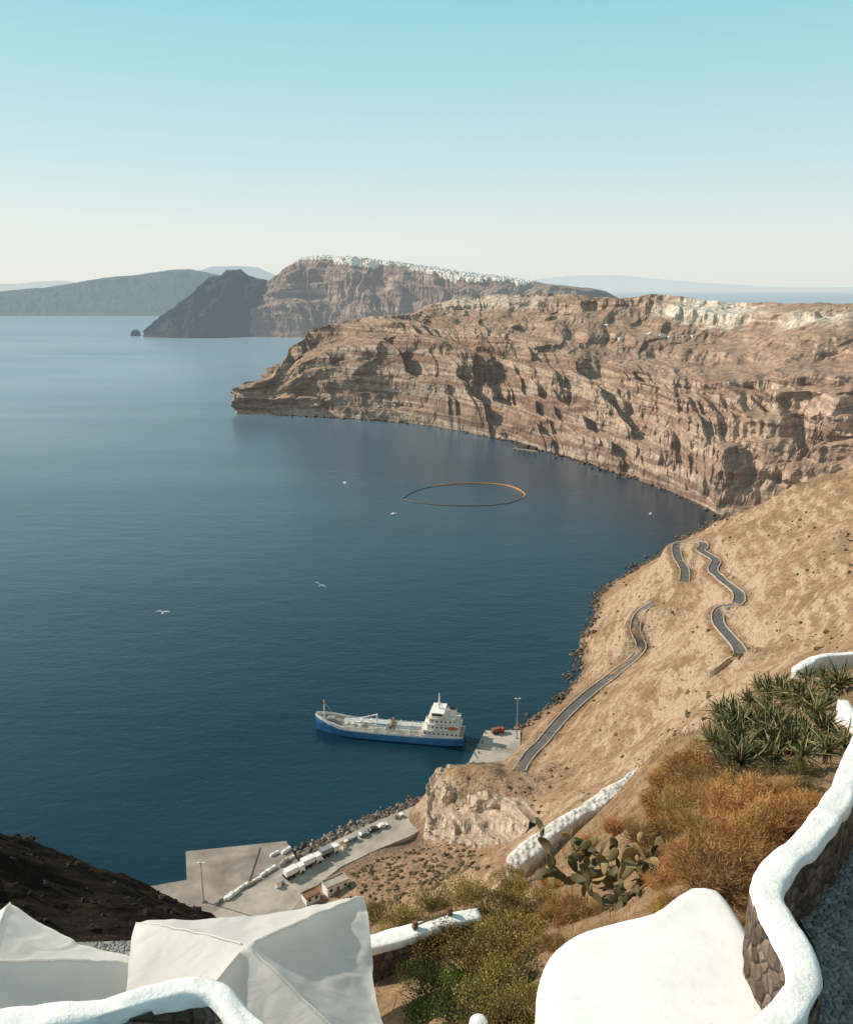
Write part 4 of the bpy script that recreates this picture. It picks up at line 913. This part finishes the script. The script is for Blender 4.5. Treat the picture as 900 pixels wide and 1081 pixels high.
for i,(px,py) in enumerate([(655,876),(795,985),(800,1005),(625,894),(700,960),(690,850),(700,935),(585,935),(600,960),(575,975),(590,1000),(615,970)]): put(dp[i%3],px,py,random.uniform(.22,.36))
for i,(px,py,r) in enumerate([(722,818,.5),(712,838,.5),(745,812,.5),(695,852,.42),(735,838,.44),(700,868,.4),(790,870,.4),(760,925,.34),(735,905,.38),(695,885,.34),(770,862,.4),(815,880,.34),(840,850,.34),(600,975,.3)]): put(rp_[i%2],px,py,r)
# grass cover (uncountable)
rg=random.Random(5);NG=20000
xs=np.array([rg.uniform(-2,14) for _ in range(NG)]);ys=np.array([rg.uniform(7,27) for _ in range(NG)]);zs=h_fg(xs,ys);v2=[];f=[]
for x,y,z_ in zip(xs,ys,zs):
    d=Vector((rg.gauss(0,.5),rg.gauss(0,.5),1)).normalized();l=rg.uniform(.06,.26);e=Vector((rg.gauss(0,1),rg.gauss(0,1),0)).normalized()*.007;p=Vector((x,y,z_));b=len(v2)
    v2+=[p-e,p+e,p+d*l];f.append((b,b+1,b+2))
tag(mesh('dry_grass',v2,f,M_dry),kind='stuff')
# aloes
M_aloe=island('aloe_leaf',[(0,(.10,.115,.045)),(.4,(.21,.215,.085)),(.75,(.36,.32,.14)),(1,(.46,.29,.14))],.5,0,dark=(.07,.065,.03),ns=4.,ov=.35)
def aloe(seed,nl):
    rg=random.Random(seed);v=[];f=[]
    for i in range(nl):
        a=i*2.399+rg.uniform(-.4,.4);el=np.interp(i/nl,[0,.25,1],[-.5,.2,1.35])+rg.uniform(-.22,.22);L_=rg.uniform(.55,1.1)*np.interp(i/nl,[0,.7,1],[1,.95,.6]);wd=.055
        b=len(v);p=Vector((0,0,.1));e_=el
        side=Vector((-math.sin(a),math.cos(a),0));K=7;cu=rg.uniform(-.14,.18)
        for k in range(K+1):
            t=k/K;w_=wd*(1-t)**.7*(1 if t>0 else .8)+.002;d=Vector((math.cos(a)*math.cos(e_),math.sin(a)*math.cos(e_),math.sin(e_)));up=side.cross(d)*-1
            v+=[p+side*w_+up*w_*.35,p-up*.012,p-side*w_+up*w_*.35,p-up*w_*.55];p=p+d*(L_/K);e_+=cu
        for k in range(K):
            for q_ in range(4): f.append((b+k*4+q_,b+k*4+(q_+1)%4,b+(k+1)*4+(q_+1)%4,b+(k+1)*4+q_))
    return v,f
ap=[]
for i in range(3):
    o=empty('aloe_plant',(0,0,-50),0,'spiky grey green aloe rosette in the dense clump on top of the bank','aloe','aloes of the clump')
    v,f=aloe(200+i,36);mesh('leaves',v,f,M_aloe,o);MB().tube([(0,0,-.8),(0,0,.12)],[.07,.09],8).build('stem',M_twig,o);ap.append(o)
ra=random.Random(12);pl_=[(765,776),(785,765),(800,785),(808,752),(825,772),(840,748),(850,786),(860,762),(874,748),(824,738),(790,746),(872,782),(752,792),(885,732),(815,808),(845,812),(780,806),(870,806),(800,730),(850,724),(868,718),(760,760)]
while len(pl_)<58:
    px=ra.uniform(758,893);py=ra.uniform(736,826)
    if py>826-(px-758)*.1 : continue
    pl_.append((px,py))
for i,(px,py) in enumerate(pl_):
    put(ap[i%3],px,py,ra.uniform(.45,.72),sink=-.2 if i%2 else -.1)
o=put(ap[0],893,722,.5);o['label']='bright green aloe at the right edge beside the short white wall';del o['group']
# prickly pear
n=NT('cactus_pad_skin');oi=n.n('ShaderNodeObjectInfo')
c=n.ramp(oi.outputs['Random'],[(0,(.04,.04,.016)),(.4,(.08,.078,.03)),(.65,(.17,.13,.05)),(1,(.42,.30,.11))])
c=n.mix(n.mr(n.noise(n.obj(),5,4),.4,.7,0,.6),c,(.20,.13,.06));c=n.mix(n.mr(n.vor(n.obj(),16),.06,.14,.7,0),c,(.30,.23,.13))
M_pad=n.end(n.bsdf(c,.6,n.bump(n.mr(n.vor(n.obj(),16),.03,.16,1,0),.5,.01)))
def cactus(px,py,npad,seed,label,sc):
    rg=random.Random(seed);q_=fhit(px,py);o=empty('prickly_pear',q_,0,label,'cactus');pads=[]
    for i in range(14): pads.append((Vector((rg.uniform(-.75,.75),rg.uniform(-.35,.45),rg.uniform(0,.12))),Vector((rg.uniform(-.9,.9),rg.uniform(-.6,.3),.9)).normalized(),rg.uniform(.26,.36),0))
    i=0
    while len(pads)<npad and i<1500:
        i+=1;b,d,l,g_=rg.choice(pads)
        if g_>2: continue
        side=d.cross(Vector((rg.gauss(0,1),rg.gauss(0,1),rg.gauss(0,1)))).normalized();nd=(d+side*rg.uniform(.5,1.5)+Vector((0,0,.15))).normalized()
        if nd.z<-.25: continue
        pads.append((b+d*l*rg.uniform(.8,.95)+side*l*.12,nd,rg.uniform(.15,.29),g_+1))
    for b,d,l,g_ in pads:
        nrm=d.cross(Vector((rg.gauss(0,1),rg.gauss(-.2,1),rg.gauss(0,.8)))).normalized();x=d.cross(nrm).normalized();M3=Matrix((x,nrm,d)).transposed();m=MB()
        m.ell((0,0,0),(l*rg.uniform(.24,.32),.016,l*.5),16,12)
        vv=[]
        for a in m.v:
            t=a[2]/(l*.5);a=(a[0]*(1+.22*t),a[1]+.04*math.sin(t*1.6+l*30)*1,a[2]);vv.append(tuple((M3@Vector(a)+b+d*l*.5)*sc))
        m.v=vv;m.build('pad',M_pad,o,True)
    return o
cactus(648,955,95,3,'big prickly pear cactus with many flat pads between the shrubs and the diagonal white wall',1.1)
cactus(645,922,45,8,'smaller prickly pear cactus just above and behind the big one',1.)
# wooden gate, small post
q_=at(456,1012,13.2);o=empty('wooden_gate',q_,.5,'small weathered wooden gate beside the low capped wall','gate')
for x in (-.3,.3): MB().box(x,0,.35,.07,.07,.9).build('post',M_wood,o)
for z_ in (.2,.42,.64): MB().box(0,.05,z_,.62,.03,.1).build('rail',M_wood,o)
q_=onz(505,1074,192.6);o=empty('white_post',(q_[0],q_[1],191.4),0,'small round topped white post at the bottom edge of the photo','post')
m=MB();m.tube([(0,0,0),(0,0,1.1)],[.1,.09],12);m.build('shaft',M_ww,o,True);MB().ell((0,0,1.12),(.1,.1,.08),12,8).build('head',M_ww,o,True)
